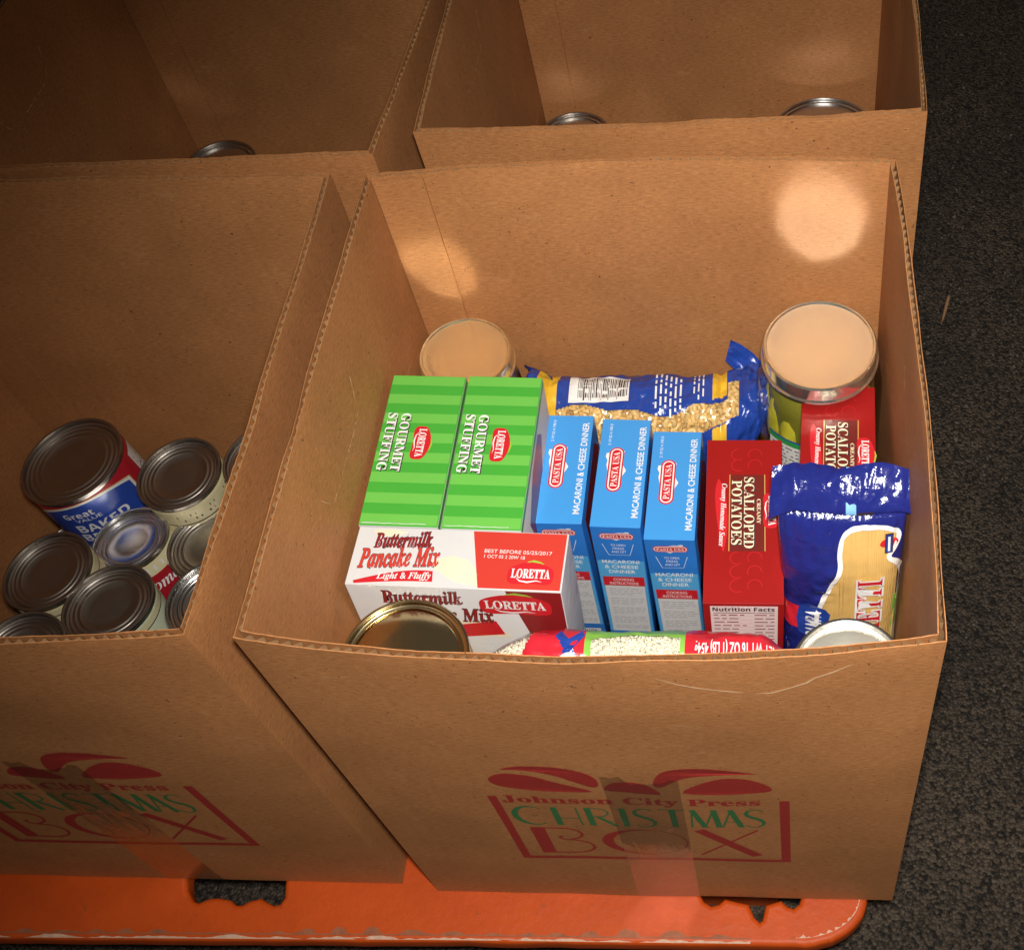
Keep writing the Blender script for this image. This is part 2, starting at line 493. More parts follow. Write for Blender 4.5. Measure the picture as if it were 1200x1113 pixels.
def pasta_usa(p, cx, cy, L, h, rot, lay=3, ring=True):
    c, sn = math.cos(rot), math.sin(rot)
    def T(x, y): return (cx + x * c - y * sn, cy + x * sn + y * c)
    # country outline behind the badge (sawtooth edge)
    m = [(-.40, .55), (-.10, .62), (.10, .85), (.20, .80), (.28, 1.0), (.36, .95), (.37, .5), (.46, .2), (.36, -.3), (.42, -.72), (.30, -.62), (.10, -.66), (-.02, -1.0), (-.14, -.7), (-.36, -.62), (-.47, -.1)]
    p.poly([T(x * L * 1.02, y * h * .72) for x, y in m], 'white_ink', lay)
    for k, (mm, d) in enumerate((('logo_red', 0), ('white_ink', .10), ('logo_red', .19))):
        pts = []
        hx, hy = L / 2 - d * h, h / 2 - d * h
        for i in range(36):
            a = 2 * PI * i / 36
            pts.append(T((hx - hy) * (1 if math.cos(a) > 0 else -1) + hy * math.cos(a), hy * math.sin(a)))
        p.poly(pts, mm, lay + 1 + k)
    p.text('PASTA USA', cx, cy, L * .78, h * .42, 'white_ink', lay + 4, rot, 'serif')

def fine_print(p, x0, x1, y, h, mat, lay, rnd, words=5):
    """a line too small to read: a row of word-long dashes"""
    x = x0
    while x < x1 - h:
        w = min(rnd.uniform(1.4, 4.5) * h, x1 - x)
        p.rect(x, y, x + w, y + h * .62, mat, lay)
        x += w + h * .8

# ================================================================== the ground
def grid(name, x0, y0, x1, y1, nx, ny, zf, mats, smooth=True):
    v = [(x0 + (x1 - x0) * i / nx, y0 + (y1 - y0) * j / ny, 0) for j in range(ny + 1) for i in range(nx + 1)]
    v = [(x, y, zf(x, y)) for x, y, _ in v]
    f = [(j * (nx + 1) + i, j * (nx + 1) + i + 1, (j + 1) * (nx + 1) + i + 1, (j + 1) * (nx + 1) + i) for j in range(ny) for i in range(nx)]
    return mesh_obj(name, v, f, mats, None, None, smooth)
GZ = -0.14
g = grid('ground', -1.6, -1.0, 1.8, 2.6, 170, 180, lambda x, y: GZ + .0022 * noise.noise((x * 60, y * 60, 0)) + .002 * noise.noise((x * 9, y * 9, 3)), 'asphalt')
g['kind'] = 'structure'

# loose grit on the asphalt: too many to count
rv, rf = [], []
rg = random.Random(3)
for k in range(2600):
    x, y = rg.uniform(.33, .85), rg.uniform(-.15, 1.5)
    s = rg.uniform(.0006, .0019) * (1.8 if rg.random() < .04 else 1)
    b = len(rv); a = rg.uniform(0, 6.28)
    z = GZ + .001
    for i in range(4):
        aa = a + i * PI / 2 + rg.uniform(-.4, .4)
        rv.append((x + s * math.cos(aa), y + s * math.sin(aa), z - .001))
    rv.append((x, y, z + s * rg.uniform(.7, 1.3)))
    rf += [(b, b + 1, b + 4), (b + 1, b + 2, b + 4), (b + 2, b + 3, b + 4), (b + 3, b, b + 4)]
o = mesh_obj('grit', rv, rf, 'grit'); o['kind'] = 'stuff'; o['label'] = 'fine loose grit scattered over the dark asphalt'; o['category'] = 'grit'

# splinter of wood
v, f = lathe([(.0004, 0), (.0016, .004), (.0019, .02), (.0013, .036), (.0003, .046)], 6)
o = mesh_obj('wood_splinter', [(x, y * .6, z) for x, y, z in v], f, 'splinter', None, None, False)
o.rotation_euler = (PI / 2 - .03, 0, -.28); o.location = (.486, .742, GZ + .003)
o['label'] = 'thin brown splinter of wood lying on the asphalt'; o['category'] = 'splinter'

# ================================================================== orange pallet
def curve_plate(name, outline, holes, ext, bev, mats, parent, z):
    cu = bpy.data.curves.new('c', 'CURVE'); cu.dimensions = '2D'; cu.fill_mode = 'BOTH'
    cu.extrude = ext; cu.bevel_depth = bev; cu.bevel_resolution = 3
    for pts in [outline] + holes:
        sp = cu.splines.new('POLY'); sp.points.add(len(pts) - 1); sp.use_cyclic_u = True
        for q, (x, y) in zip(sp.points, pts): q.co = (x, y, 0, 1)
    o = bpy.data.objects.new('c', cu); COL.objects.link(o)
    bpy.context.view_layer.update()
    me = bpy.data.meshes.new_from_object(o.evaluated_get(bpy.context.evaluated_depsgraph_get()))
    bpy.data.objects.remove(o)
    me.materials.clear(); me.materials.append(MATS[mats])
    me.transform(Matrix.Translation((0, 0, z)))
    r = bpy.data.objects.new(name, me); link(r, parent)
    return r

pal = thing('plastic_pallet', 'scuffed orange plastic pallet carrying the four cardboard boxes', 'pallet', Matrix.Translation((-.25, .4, GZ)))
def PL(x, y): return (x + .25, y - .4)
rp = random.Random(5)
out = []
n = 90
for i in range(n + 1):                                   # front edge with a worn wobble
    x = -1.0 + (.285 + 1.0) * i / n
    out.append((x, -.0335 - .0065 * max(0, -x) / .35 * .9 + .0011 * noise.noise((x * 26, 1, 0)) + .0009 * noise.noise((x * 90, 4, 0)) + .003 * max(0, x) / .28))
for i in range(1, 13):                                   # rounded corner
    a = -PI / 2 + PI / 2 * i / 12
    out.append((.285 + .052 * math.cos(a), .003 + .034 * math.sin(a) + .001 * noise.noise((a * 9, 2, 2))))
for i in range(1, 25): out.append((.337 + .001 * noise.noise((i * .7, 7, 0)), .003 + .80 * i / 24))
out.append((-1.0, .80))
def hole(cx, pts): return [(cx + a, b) for a, b in pts]
h1 = [(-.217, .030), (-.2165, .006), (-.212, -.006), (-.203, -.0150), (-.196, -.0165), (-.189, -.0130), (-.182, -.0120), (-.172, -.0135), (-.166, -.0175), (-.159, -.0172), (-.153, -.0135), (-.146, -.0120), (-.140, -.0150), (-.133, -.0172), (-.126, -.0150), (-.1225, -.0080), (-.1245, .004), (-.125, .030)]
h2 = [(.205, .030), (.2055, .002), (.211, -.0065), (.219, -.0105), (.227, -.0085), (.231, -.0050), (.240, -.0070), (.246, -.0080), (.250, -.0165), (.257, -.0225), (.2625, -.0185), (.265, -.0080), (.273, -.0055), (.277, -.0090), (.284, -.0112), (.291, -.0060), (.294, .002), (.2945, .030)]
deck = curve_plate('deck', [PL(*q) for q in out], [[PL(*q) for q in h] for h in (h1, h2)], .006, .004, 'orange', pal, -GZ - .0105)
auto_smooth(deck, 50)
# lighter worn lip along the front edge, ragged
def strip_along(name, pts, wf, zf, matn, parent):
    v, f = [], []
    for i, (x, y) in enumerate(pts):
        w0, w1 = wf(i, x)
        v += [(*PL(x, y + w0), zf(x, y + w0)), (*PL(x, y + w1), zf(x, y + w1))]
    f = [(2 * i, 2 * i + 2, 2 * i + 3, 2 * i + 1) for i in range(len(pts) - 1)]
    return mesh_obj(name, v, f, matn, parent)
edge = []
for i in range(520):
    x = -.55 + .80 * i / 519
    edge.append((x, -.0335 - .0065 * max(0, -x) / .35 * .9 + .003 * max(0, x) / .28))
strip_along('worn_edge', edge, lambda i, x: (.0002, .0012 + .0020 * max(0, noise.noise((x * 70, 9, 1))) + .0046 * math.sqrt(max(0, 1 - ((((x / .029 + 1.1 * noise.noise((x * 11, 1, 1))) % 1) - .5) * .029 / .0072) ** 2)) * max(0, min(1, .55 + 1.8 * noise.noise((x * 9, 5, 1))))), lambda x, y: -GZ + .00022, 'scuff', pal)
strip_along('worn_edge', edge, lambda i, x: (-.0026, -.0026 + max(0, .0012 + .0026 * noise.noise((x * 34, 2, 1)) + .0010 * noise.noise((x * 140, 2, 6)))), lambda x, y: -GZ + .00016 - .6 * max(0, -.0335 - .0065 * max(0, -x) / .35 * .9 + .003 * max(0, x) / .28 - y - .0002), 'scuff_pale', pal)
edge2 = []
for i in range(40):
    a = -PI / 2 + PI / 2 * i / 39
    edge2.append((.285 + .050 * math.cos(a), .003 + .032 * math.sin(a)))
v, f = [], []
for i, (x, y) in enumerate(edge2):
    k = max(.00005, .0007 + .0030 * noise.noise((i * .55, 3, 3))); cx, cy2 = .285, .003
    d = Vector((cx - x, cy2 - y)).normalized()
    v += [(*PL(x, y), -GZ + .0003), (*PL(x + d.x * k, y + d.y * k), -GZ + .0003)]
mesh_obj('worn_edge', v, [(2 * i, 2 * i + 2, 2 * i + 3, 2 * i + 1) for i in range(39)], 'scuff_pale', pal)
# hollow blocks and lower bars below the deck, glimpsed through the hand holes
def boxmesh(name, x0, y0, z0, x1, y1, z1, matn, parent):
    v = [(x, y, z) for z in (z0, z1) for y in (y0, y1) for x in (x0, x1)]
    f = [(0, 2, 3, 1), (4, 5, 7, 6), (0, 1, 5, 4), (2, 6, 7, 3), (0, 4, 6, 2), (1, 3, 7, 5)]
    return mesh_obj(name, v, f, matn, parent)
for bx0 in (-.95, -.40, .15):
    for by0 in (.03, .36, .68):
        a, b2 = PL(bx0, by0); boxmesh('block', a, b2, 0, a + .12, b2 + .10, -GZ - .021, 'orange', pal)

# ================================================================== cardboard boxes
HB = .4553
VROW = [k / 12 for k in range(12)] + [.96, .985, .993, 1.0]
TH = .0042
def build_box(name, label, bot, top, bulge, parent_extra=None, slit=True, tapez=.27, tab=True, seed=0, dent=0.0):
    """bot/top: FL, FR, BR, BL corners (x, y); bulge for front, right, back, left"""
    c = Vector((sum(q[0] for q in bot) / 4, sum(q[1] for q in bot) / 4, 0.0))
    root = thing(name, label, 'box', Matrix.Translation(c))
    B = [Vector((x - c.x, y - c.y, 0.0005)) for x, y in bot]
    T = [Vector((x - c.x, y - c.y, HB)) for x, y in top]
    def inset(P):
        out = []
        for i in range(4):
            p0, p1, p2 = P[i - 1], P[i], P[(i + 1) % 4]
            e1 = (p1 - p0).normalized(); e2 = (p2 - p1).normalized()
            n1 = Vector((-e1.y, e1.x, 0)); n2 = Vector((-e2.y, e2.x, 0))
            k = TH / (1 + n1.dot(n2))
            out.append(p1 + (n1 + n2) * k)
        return out
    Bi, Ti = inset(B), inset(T)
    walls = {}
    for i, wn in enumerate(('front', 'right', 'back', 'left')):
        j = (i + 1) % 4
        nrm = (T[j] - T[i]).cross(Vector((0, 0, 1))).normalized()
        Ln = (T[j] - T[i]).length
        def S(u, v, w=0.0, i=i, j=j, nrm=nrm, bl=bulge[i]):
            """u along, v up, w 0 outer .. 1 inner"""
            po = B[i].lerp(B[j], u).lerp(T[i].lerp(T[j], u), v)
            pi_ = Bi[i].lerp(Bi[j], u).lerp(Ti[i].lerp(Ti[j], u), v)
            q = po.lerp(pi_, w)
            uu = min(max(u, 0), 1)
            amp = bl * (math.sin(PI * uu) ** .8) * (max(v, 0) ** 2)
            amp += .0011 * math.sin(PI * uu) * noise.noise((u * 5 + seed, v * 4, i * 3.3))
            if dent and i == 0:      # the torn crease near the rim pushes the board in a little
                amp -= dent * math.exp(-((u - .74) / .13) ** 2) * max(0, (v - .88) / .12)
            cr_ = max(0, noise.noise((u * 6 + seed * 3, i * 1.7, 8))) * max(0, (v - .985) / .015)
            q = q + nrm * (amp + (w - .5) * TH * .75 * cr_)
            q.z += (.0013 * noise.noise((u * 9 + seed, i * 2.1, 4)) + .0007 * noise.noise((u * 60 + seed, i * 2.1, 9))) * max(0, v) ** 20
            return q
        walls[wn] = (S, Ln, nrm)
        # two liners, each a thin slab
        for (wa, wb, nm) in ((0.0, .13, 'wall'), (.87, 1.0, 'inner_liner')):
            nu, nv = 90, len(VROW) - 1
            v, uvs = [], []
            for w in (wa, wb):
                for b in range(nv + 1):
                    for a in range(nu + 1):
                        vv = VROW[b]; v.append(S(a / nu, vv, w)); uvs.append((a / nu * Ln + i * .7 + seed, vv * HB + seed * .37))
            f = []
            st = (nu + 1) * (nv + 1)
            for b in range(nv):
                for a in range(nu):
                    q = b * (nu + 1) + a
                    f.append((q, q + 1, q + nu + 2, q + nu + 1))
                    q += st; f.append((q, q + nu + 1, q + nu + 2, q + 1))
            for a in range(nu):
                q = nv * (nu + 1) + a; f.append((q, q + 1, q + 1 + st, q + st))
                q = a; f.append((q, q + st, q + 1 + st, q + 1))
            for b in range(nv):
                q = b * (nu + 1); f.append((q, q + nu + 1, q + nu + 1 + st, q + st))
                q += nu; f.append((q, q + st, q + nu + 1 + st, q + nu + 1))
            ob = mesh_obj(nm, v, f, 'kraft', root, None, False, uvs)
            if nm == 'wall': wall_o = ob
            else: ob.parent = wall_o
            auto_smooth(ob, 35)
        # the wavy medium between the liners, open at the rim
        npt = int(Ln / .0067 * 10)
        v, f = [], []
        for a in range(npt + 1):
            u = .008 + .984 * a / npt
            w = .5 + .37 * (.75 + .35 * noise.noise((u * 14, seed, i + 2))) * math.sin(2 * PI * u * Ln / .0067 + seed + 1.2 * noise.noise((u * 22, seed, i)))
            hi = 1 - (.0009 + .0009 * noise.noise((a * .3, seed, i)) + .0018 * max(0, noise.noise((u * 9, seed, i + 5)))) / HB
            v += [S(u, .80, w), S(u, hi, w)]
        f = [(2 * a, 2 * a + 2, 2 * a + 3, 2 * a + 1) for a in range(npt)]
        mesh_obj('fluting', v, f, 'flute', wall_o, None, True)
    # bottom flaps
    for k, (y0, y1) in enumerate(((0, .495), (.505, 1))):
        P = [Bi[0].lerp(Bi[3], y0), Bi[1].lerp(Bi[2], y0), Bi[1].lerp(Bi[2], y1), Bi[0].lerp(Bi[3], y1)]
        v = [q + Vector((0, 0, z)) for z in (0.0005, .0042) for q in P]
        mesh_obj('bottom_flap', v, [(3, 2, 1, 0), (4, 5, 6, 7), (0, 1, 5, 4), (2, 3, 7, 6)], 'kraft', root, None, False, [(q.x, q.y) for q in v])
    # glued joint: a strip of board inside the back wall next to its left corner
    if tab:
        S, Ln, nrm = walls['back']
        u0, u1 = 1 - .036 / Ln, .9985
        v, uvs = [], []
        for b in range(15):
            for u in (u0, u1):
                v.append(S(u, .02 + .974 * b / 14, 1.0) - nrm * .0016); uvs.append((u * Ln, b / 14 * HB))
        for b in range(15):
            v.append(S(u0, .02 + .974 * b / 14, 1.0) - nrm * .0001); uvs.append((u0 * Ln + .01, b / 14 * HB))
        f = [(2 * b, 2 * b + 2, 2 * b + 3, 2 * b + 1) for b in range(14)] + [(30 + b, 31 + b, 2 * b + 2, 2 * b) for b in range(14)]
        mesh_obj('joint_strip', v, f, 'kraft', root, None, False, uvs)
    # perforated hand holes in the side walls, still closed
    if slit:
        for wn, flip in (('left', 1), ('right', -1)):
            S, Ln, nrm = walls[wn]
            path = []
            for k in range(61):
                t = k / 60
                x = .092 * (t - .5)
                y = -.011 * (1 - abs(2 * t - 1) ** 6) + .010 * (t < .1) * (1 - t * 10) + .016 * (t > .88) * (t - .88) / .12 + .0006 * noise.noise((k * .6, seed, 1))
                path.append((x, y))
            p = Print()
            ws = [max(.00004, .0002 + .0017 * noise.noise((k * .55, seed, 5))) for k in range(61)]
            p.stroke(path, ws, 'torn', 1)
            uc = .535 if wn == 'left' else .47
            # left wall runs back to front, so u is mirrored
            def fn(x, y, l, S=S, Ln=Ln, nrm=nrm, uc=uc, wn=wn):
                u = uc - x / Ln if wn == 'left' else uc + x / Ln
                return S(u, .862 + y / HB, 1.0) - nrm * (.0004 + .0004 * abs(noise.noise((x * 900, y * 900, 2))))
            p.build('hand_hole_cut', fn, root)
    return root, walls

def front_print(root, walls, dx=0.0, px=0.0):
    """logo, lettering and tape on the front wall; x from the wall's left end, z up, in metres"""
    S, Ln, nrm = walls['front']
    fn = lambda x, y, l: S((x + px) / Ln, y / HB, 0) + nrm * (.00022 + .00008 * l)
    k = lambda L_: [(a / 1000, b / 1000) for a, b in L_]
    p = Print()
    for pts in (
        [(95.3, 273.6), (99.5, 280.5), (106.0, 284.7), (115.3, 285.0), (125.7, 281.3), (137.1, 271.5), (148.9, 262.5), (158.0, 253.7), (141.7, 252.6), (119.2, 254.4), (102.9, 259.2), (96.4, 264.8)],
        [(106.6, 292.8), (116.1, 299.0), (129.1, 300.9), (143.4, 299.4), (156.7, 291.4), (163.4, 279.6), (163.8, 266.1), (159.3, 262.8), (150.3, 271.9), (140.8, 282.9), (129.2, 290.5), (116.8, 293.1)],
        [(166.7, 257.8), (171.3, 269.5), (180.1, 273.0), (190.9, 270.2), (197.4, 261.6), (201.0, 250.0), (181.5, 253.0)],
        [(198.5, 266.9), (200.1, 279.8), (204.7, 291.0), (211.6, 297.1), (222.5, 300.4), (234.9, 299.8), (247.1, 296.3), (262.0, 289.9), (246.8, 289.4), (228.7, 286.8), (217.5, 281.4), (209.5, 272.5), (203.3, 264.4)],
        [(215.8, 254.3), (225.8, 270.5), (237.4, 280.1), (246.5, 282.9), (257.2, 279.7), (266.0, 271.9), (271.3, 262.8), (269.3, 256.4), (256.3, 253.2), (237.6, 251.4)]):
        sm = []
        m = len(pts)
        for i in range(m):                                  # round the outline
            p0, p1, p2, p3 = pts[i - 1], pts[i], pts[(i + 1) % m], pts[(i + 2) % m]
            for t in (0, .33, .67):
                sm.append(tuple(.5 * (2 * p1[q] + (p2[q] - p0[q]) * t + (2 * p0[q] - 5 * p1[q] + 4 * p2[q] - p3[q]) * t * t + (3 * p1[q] - p0[q] - 3 * p2[q] + p3[q]) * t ** 3) for q in (0, 1)))
        p.poly([(a / 1000, b / 1000 - .006) for a, b in sm], 'ink_red', 5)
    p.build('bow_emblem', fn, root)
    p = Print()
    p.rect(.0872, .0958, .0932, .232, 'ink_red', ny=6); p.rect(.0932, .0958, .2757, .1015, 'ink_red', nx=12)
    p.rect(.2757, .0958, .2822, .230, 'ink_red', ny=6)
    p.build('emblem_frame', fn, root)
    p = Print()
    p.text('Johnson City Press', .1795, .2262, .168, .0175, 'ink_red', 1, 0, 'serif', .012)
    g_ = 'ink_green'; z0, z1 = .1745, .2125; hh = z1 - z0
    def arc(cx, cy, rx, ry, a0, a1, n=18): return [(cx + rx * math.cos(math.radians(a0 + (a1 - a0) * i / n)), cy + ry * math.sin(math.radians(a0 + (a1 - a0) * i / n))) for i in range(n + 1)]
    def cal(n, lo, hi): return [lo + (hi - lo) * math.sin(PI * i / n) ** 1.5 for i in range(n + 1)]
    zc = (z0 + z1) / 2
    p.stroke(arc(.1105, zc, .0118, hh / 2, 50, 310), cal(18, .0010, .0046), g_)                     # C
    p.stroke([(.1270, z0), (.1270, z1)], .0044, g_); p.stroke([(.1420, z0), (.1420, z1)], .0013, g_); p.stroke([(.127, zc - .004), (.142, zc - .004)], .0012, g_)   # H
    p.stroke([(.1495, z0), (.1495, z1)], .0044, g_); p.stroke([(.1495, z1 - .0006)] + arc(.154, z1 - .0095, .0085, .009, 90, -90, 12) + [(.1495, z1 - .0185)], .0014, g_); p.stroke([(.1545, z1 - .0185), (.1655, z0)], .0034, g_)   # R
    p.stroke([(.1725, z0), (.1725, z1)], .0044, g_)                                                  # I
    def S_(x0, w): return [(x0 + w * a, z0 + hh * b) for a, b in [(.92, .88), (.75, .97), (.5, 1.0), (.22, .93), (.1, .78), (.2, .64), (.45, .54), (.75, .43), (.93, .28), (.88, .12), (.65, .02), (.35, .0), (.05, .12)]]
    p.stroke(S_(.1785, .0150), [.0012, .0014, .0016, .0022, .003, .0038, .0042, .004, .003, .0022, .0016, .0014, .0012], g_)   # S
    p.stroke([(.2055, z0), (.2055, z1)], .0044, g_); p.stroke([(.1965, z1 - .0007), (.2145, z1 - .0007)], .0014, g_)           # T
    p.stroke([(.2165, z0), (.2185, z1)], .0014, g_); p.stroke([(.2185, z1), (.2255, z0)], .0042, g_); p.stroke([(.2255, z0), (.2325, z1)], .0014, g_); p.stroke([(.2325, z1), (.2350, z0)], .0042, g_)   # M
    p.stroke([(.2375, z0), (.2440, z1)], .0014, g_); p.stroke([(.2435, z1), (.2500, z0)], .0042, g_); p.stroke([(.2398, z0 + .012), (.2470, z0 + .012)], .0012, g_)   # A
    p.stroke(S_(.2520, .0140), [.0012, .0014, .0016, .0022, .003, .0038, .0042, .004, .003, .0022, .0016, .0014, .0012], g_)
    r_ = 'ink_red'; z0, z1 = .110, .168; hh = z1 - z0
    p.stroke([(.1090, z0), (.1090, z1)], .0100, r_)                                                   # B
    p.stroke([(.1040, z1 - .0010), (.122, z1 - .001)] + arc(.126, z1 - .0135, .0125, .0125, 90, -60, 14) + [(.127, z1 - .0275), (.1225, z1 - .0245), (.1215, z1 - .0205), (.1245, z1 - .0190)], .0021, r_)
    p.stroke([(.1265, z1 - .0275)] + arc(.127, z0 + .0158, .0165, .0150, 85, -90, 16) + [(.1040, z0 + .0010)], .0022, r_)
    n = 40
    ou = arc(.1812, (z0 + z1) / 2, .0304, hh / 2, 0, 360, n)[:-1]; inn = arc(.1845, (z0 + z1) / 2, .0256, hh / 2 - .0016, 0, 360, n)[:-1]
    b = len(p.v); p.v += [(x, y, 1) for x, y in ou] + [(x, y, 1) for x, y in inn]
    for i in range(n): p.f.append((b + i, b + (i + 1) % n, b + n + (i + 1) % n, b + n + i)); p.mi.append(p.m(r_))   # O
    p.stroke([(.2205, z1), (.2590, z0)], .0085, r_); p.stroke([(.2605, z1), (.2190, z0)], .0019, r_, 1.5)              # X
    p.build('lettering', fn, root)
    # clear packing tape, ragged at its upper end, running under the box
    v, f = [], []
    n = 16; rows = 22
    for b in range(rows + 1):
        for a in range(n + 1):
            t = a / n
            top = .274 + .006 * noise.noise((a * .9, 3 + dx, 0)) + (.004 if a < 5 else -.010 * math.sin(t * 3) ** 2)
            zz = .001 + (top - .001) * b / rows
            x = .1625 + .048 * t + .004 * (zz / .27) + dx
            wr = .00045 * abs(noise.noise((x * 60, zz * 240, 1))) + (.0016 * math.exp(-((zz - .183 - .012 * noise.noise((x * 60, 0, 0))) / .0026) ** 2) if b > 9 else 0)
            v.append(S(x / Ln, zz / HB, 0) + nrm * (.0009 + wr))
    f = [(b * (n + 1) + a, b * (n + 1) + a + 1, (b + 1) * (n + 1) + a + 1, (b + 1) * (n + 1) + a) for b in range(rows) for a in range(n)]
    mesh_obj('packing_tape', v, f, 'tape', root, None, True)

box_main, W_main = build_box('cardboard_box', 'open brown cardboard box packed full of groceries in cartons, jars and bags',
    [(0, 0), (.36, 0), (.36, .344), (0, .344)], [(0, .0004), (.3602, 0), (.3590, .3432), (0, .3440)], (.0125, .0045, .0095, .0012), seed=1.3)
front_print(box_main, W_main)
# torn crease on its front wall below the rim
S, Ln, nrm = W_main['front']
p = Print()
cr = [(.2160, .4340), (.2260, .4262), (.2350, .4214), (.2440, .4180), (.2530, .4152), (.2600, .4128)]
p.stroke(cr, [.0004, .0010, .0014, .0010, .0016, .0004], 'torn')
cr2 = [(.2660, .4112), (.2740, .4112), (.2830, .4165), (.2920, .4225), (.2960, .4280), (.3050, .4340), (.3150, .4425)]
p.stroke(cr2, [.0004, .0016, .0012, .0017, .0011, .0014, .0004], 'torn')
p.build('torn_crease', lambda x, y, l: S(x / Ln, y / HB, 0) + nrm * .0005, box_main)

box_left, W_left = build_box('cardboard_box', 'open brown cardboard box holding only tin cans, printed emblem on its front',
    [(-.386, .006), (-.030, .005), (-.030, .349), (-.386, .350)], [(-.386, .000), (-.0262, .0022), (-.0255, .3470), (-.386, .3495)], (.006, .0015, .002, .002), seed=4.1)
front_print(box_left, W_left, .0, -.008)

box_bl, W_bl = build_box('cardboard_box', 'dim open cardboard box with a single can visible, behind the box of tin cans',
    [(-.358, .364), (.000, .364), (.012, .712), (-.346, .712)], [(-.358, .3620), (.0005, .3650), (.0185, .7100), (-.3420, .7080)], (.002, .0022, .002, .002), seed=7.7)
box_br, W_br = build_box('cardboard_box', 'open cardboard box with two can lids visible, behind the grocery box',
    [(.033, .391), (.384, .391), (.384, .735), (.033, .735)], [(.0256, .3855), (.3833, .3893), (.3860, .7330), (.0290, .7320)], (.0035, .003, .002, .002), seed=9.2)

# ================================================================== tins
def can_profile(r, h, flat=False):
    body = [(r - .0022, 0.0), (r + .0002, .0002), (r + .0008, .0010), (r + .0006, .0030), (r - .0004, .0038), (r - .0004, h - .0040), (r + .0006, h - .0032), (r + .0010, h - .0012), (r + .0007, h - .0003), (r - .0003, h), (r - .0012, h - .0004), (r - .0016, h - .0044)]
    lid = [(r - .0014, h - .0042), (r - .0030, h - .0050)]
    if flat:
        lid += [(r - .0045, h - .0050), (r - .0055, h - .0040), (r - .0065, h - .0036), (r * .5, h - .0036)]
    for c0, am in (() if flat else ((.87, .0007), (.77, .0006), (.66, .0005))):
        for k in range(9):
            t = k / 8
            lid.append(((c0 + .035 - .07 * t) * r, h - .0044 + am * math.sin(PI * t)))
    lid += [(.40 * r, lid[-1][1]), (.0006, lid[-1][1])]
    return body, lid

CANM = {}
def make_can(name, label, cat, top, r, h, tilt=(0, 0), yaw=0, lidm='tin_dull', rimm='tin_dull', labelm='label_cream', group=None, deco=None, seg=72, bare=False, flat=False):
    t = thing(name, label, cat, topM(*top, tilt[0], tilt[1], yaw, h), group)
    body, lid = can_profile(r, h, flat)
    v, f = lathe(body, seg, cap_lo=True); o = mesh_obj('body', v, f, rimm, t); auto_smooth(o, 50)
    v, f = lathe(lid, seg, cap_hi=True); o = mesh_obj('lid', v, f, lidm, t); auto_smooth(o, 60)
    if not bare:
        v, f = lathe([(r - .0001, .0055), (r + .0001, .0060), (r + .0001, h - .0068), (r - .0001, h - .0062)], seg); mesh_obj('label', v, f, labelm, t, None, True)
    if deco:
        deco(t, r, h)
    return t

def on_can(r, h, a0):
    """print laid round a can: x along the arc from angle a0, y up"""
    def fn(x, y, l):
        rr = r + .0002 + .00012 * l
        a = a0 + x / r
        return Vector((rr * math.cos(a), rr * math.sin(a), y))
    return fn

# cans hidden below the groceries, they carry the upper layer
def plain_can_mesh():
    body, lid = can_profile(.037, .110)
    v, f = lathe(body + lid[1:], 28, True, True)
    me = bpy.data.meshes.new('can'); me.from_pydata(v, [], f); me.materials.append(MATS['tin_dull'])
    me.polygons.foreach_set('use_smooth', [True] * len(me.polygons))
    return me
pcm = plain_can_mesh()
def hidden_can(x, y, z, label, group):
    o = bpy.data.objects.new('tin_can', pcm); link(o); o.location = (x, y, z)
    o['label'] = label; o['category'] = 'can'; o['group'] = group
for x in (.046, .135, .224, .314):
    for y in (.046, .130, .214, .298):
        hidden_can(x, y, .005, 'plain tin can in the bottom layer under the cartons and bags', 'tin cans under the cartons')
hidden_can(.0489, .047, .1155, 'plain tin can standing under the gold lidded can', 'tin cans under the upper cans of the grocery box')
hidden_can(.3170, .043, .1155, 'plain tin can standing under the bright silver lidded can', 'tin cans under the upper cans of the grocery box')

# --- the two upper cans at the front of the grocery box
def deco_fl(t, r, h):
    p = Print(); p.rect(-.02, h - .030, .02, h - .012, 'label_red', 1, nx=8); p.rect(.022, h - .06, .06, h - .008, 'label_cream', 1, nx=8)
    p.build('label_print', on_can(r, h, .2), t)
make_can('tin_can', 'large can with shiny gold lid in front of the pancake mix', 'can', (.0489, .047, .3305), .0392, .104, (.042, .050), 0, 'tin_gold', 'tin_gold', 'film_yellow', None, deco_fl, 96, False, True)
make_can('tin_can', 'can with bright silver lid in front of the spaghetti bag', 'can', (.3180, .0405, .3325), .0330, .105, (-.029, -.045), 0, 'lid_silver', 'tin', 'label_pale', None, None, 96, False, True)

# --- cans in the left box
for k, x in enumerate((-.335, -.250, -.165, -.080)):
    for y in (.060, .150, .240, .305):
        hidden_can(x, y, .005, 'plain tin can in the bottom layer under the upper tin cans', 'tin cans under the upper cans of the can box')

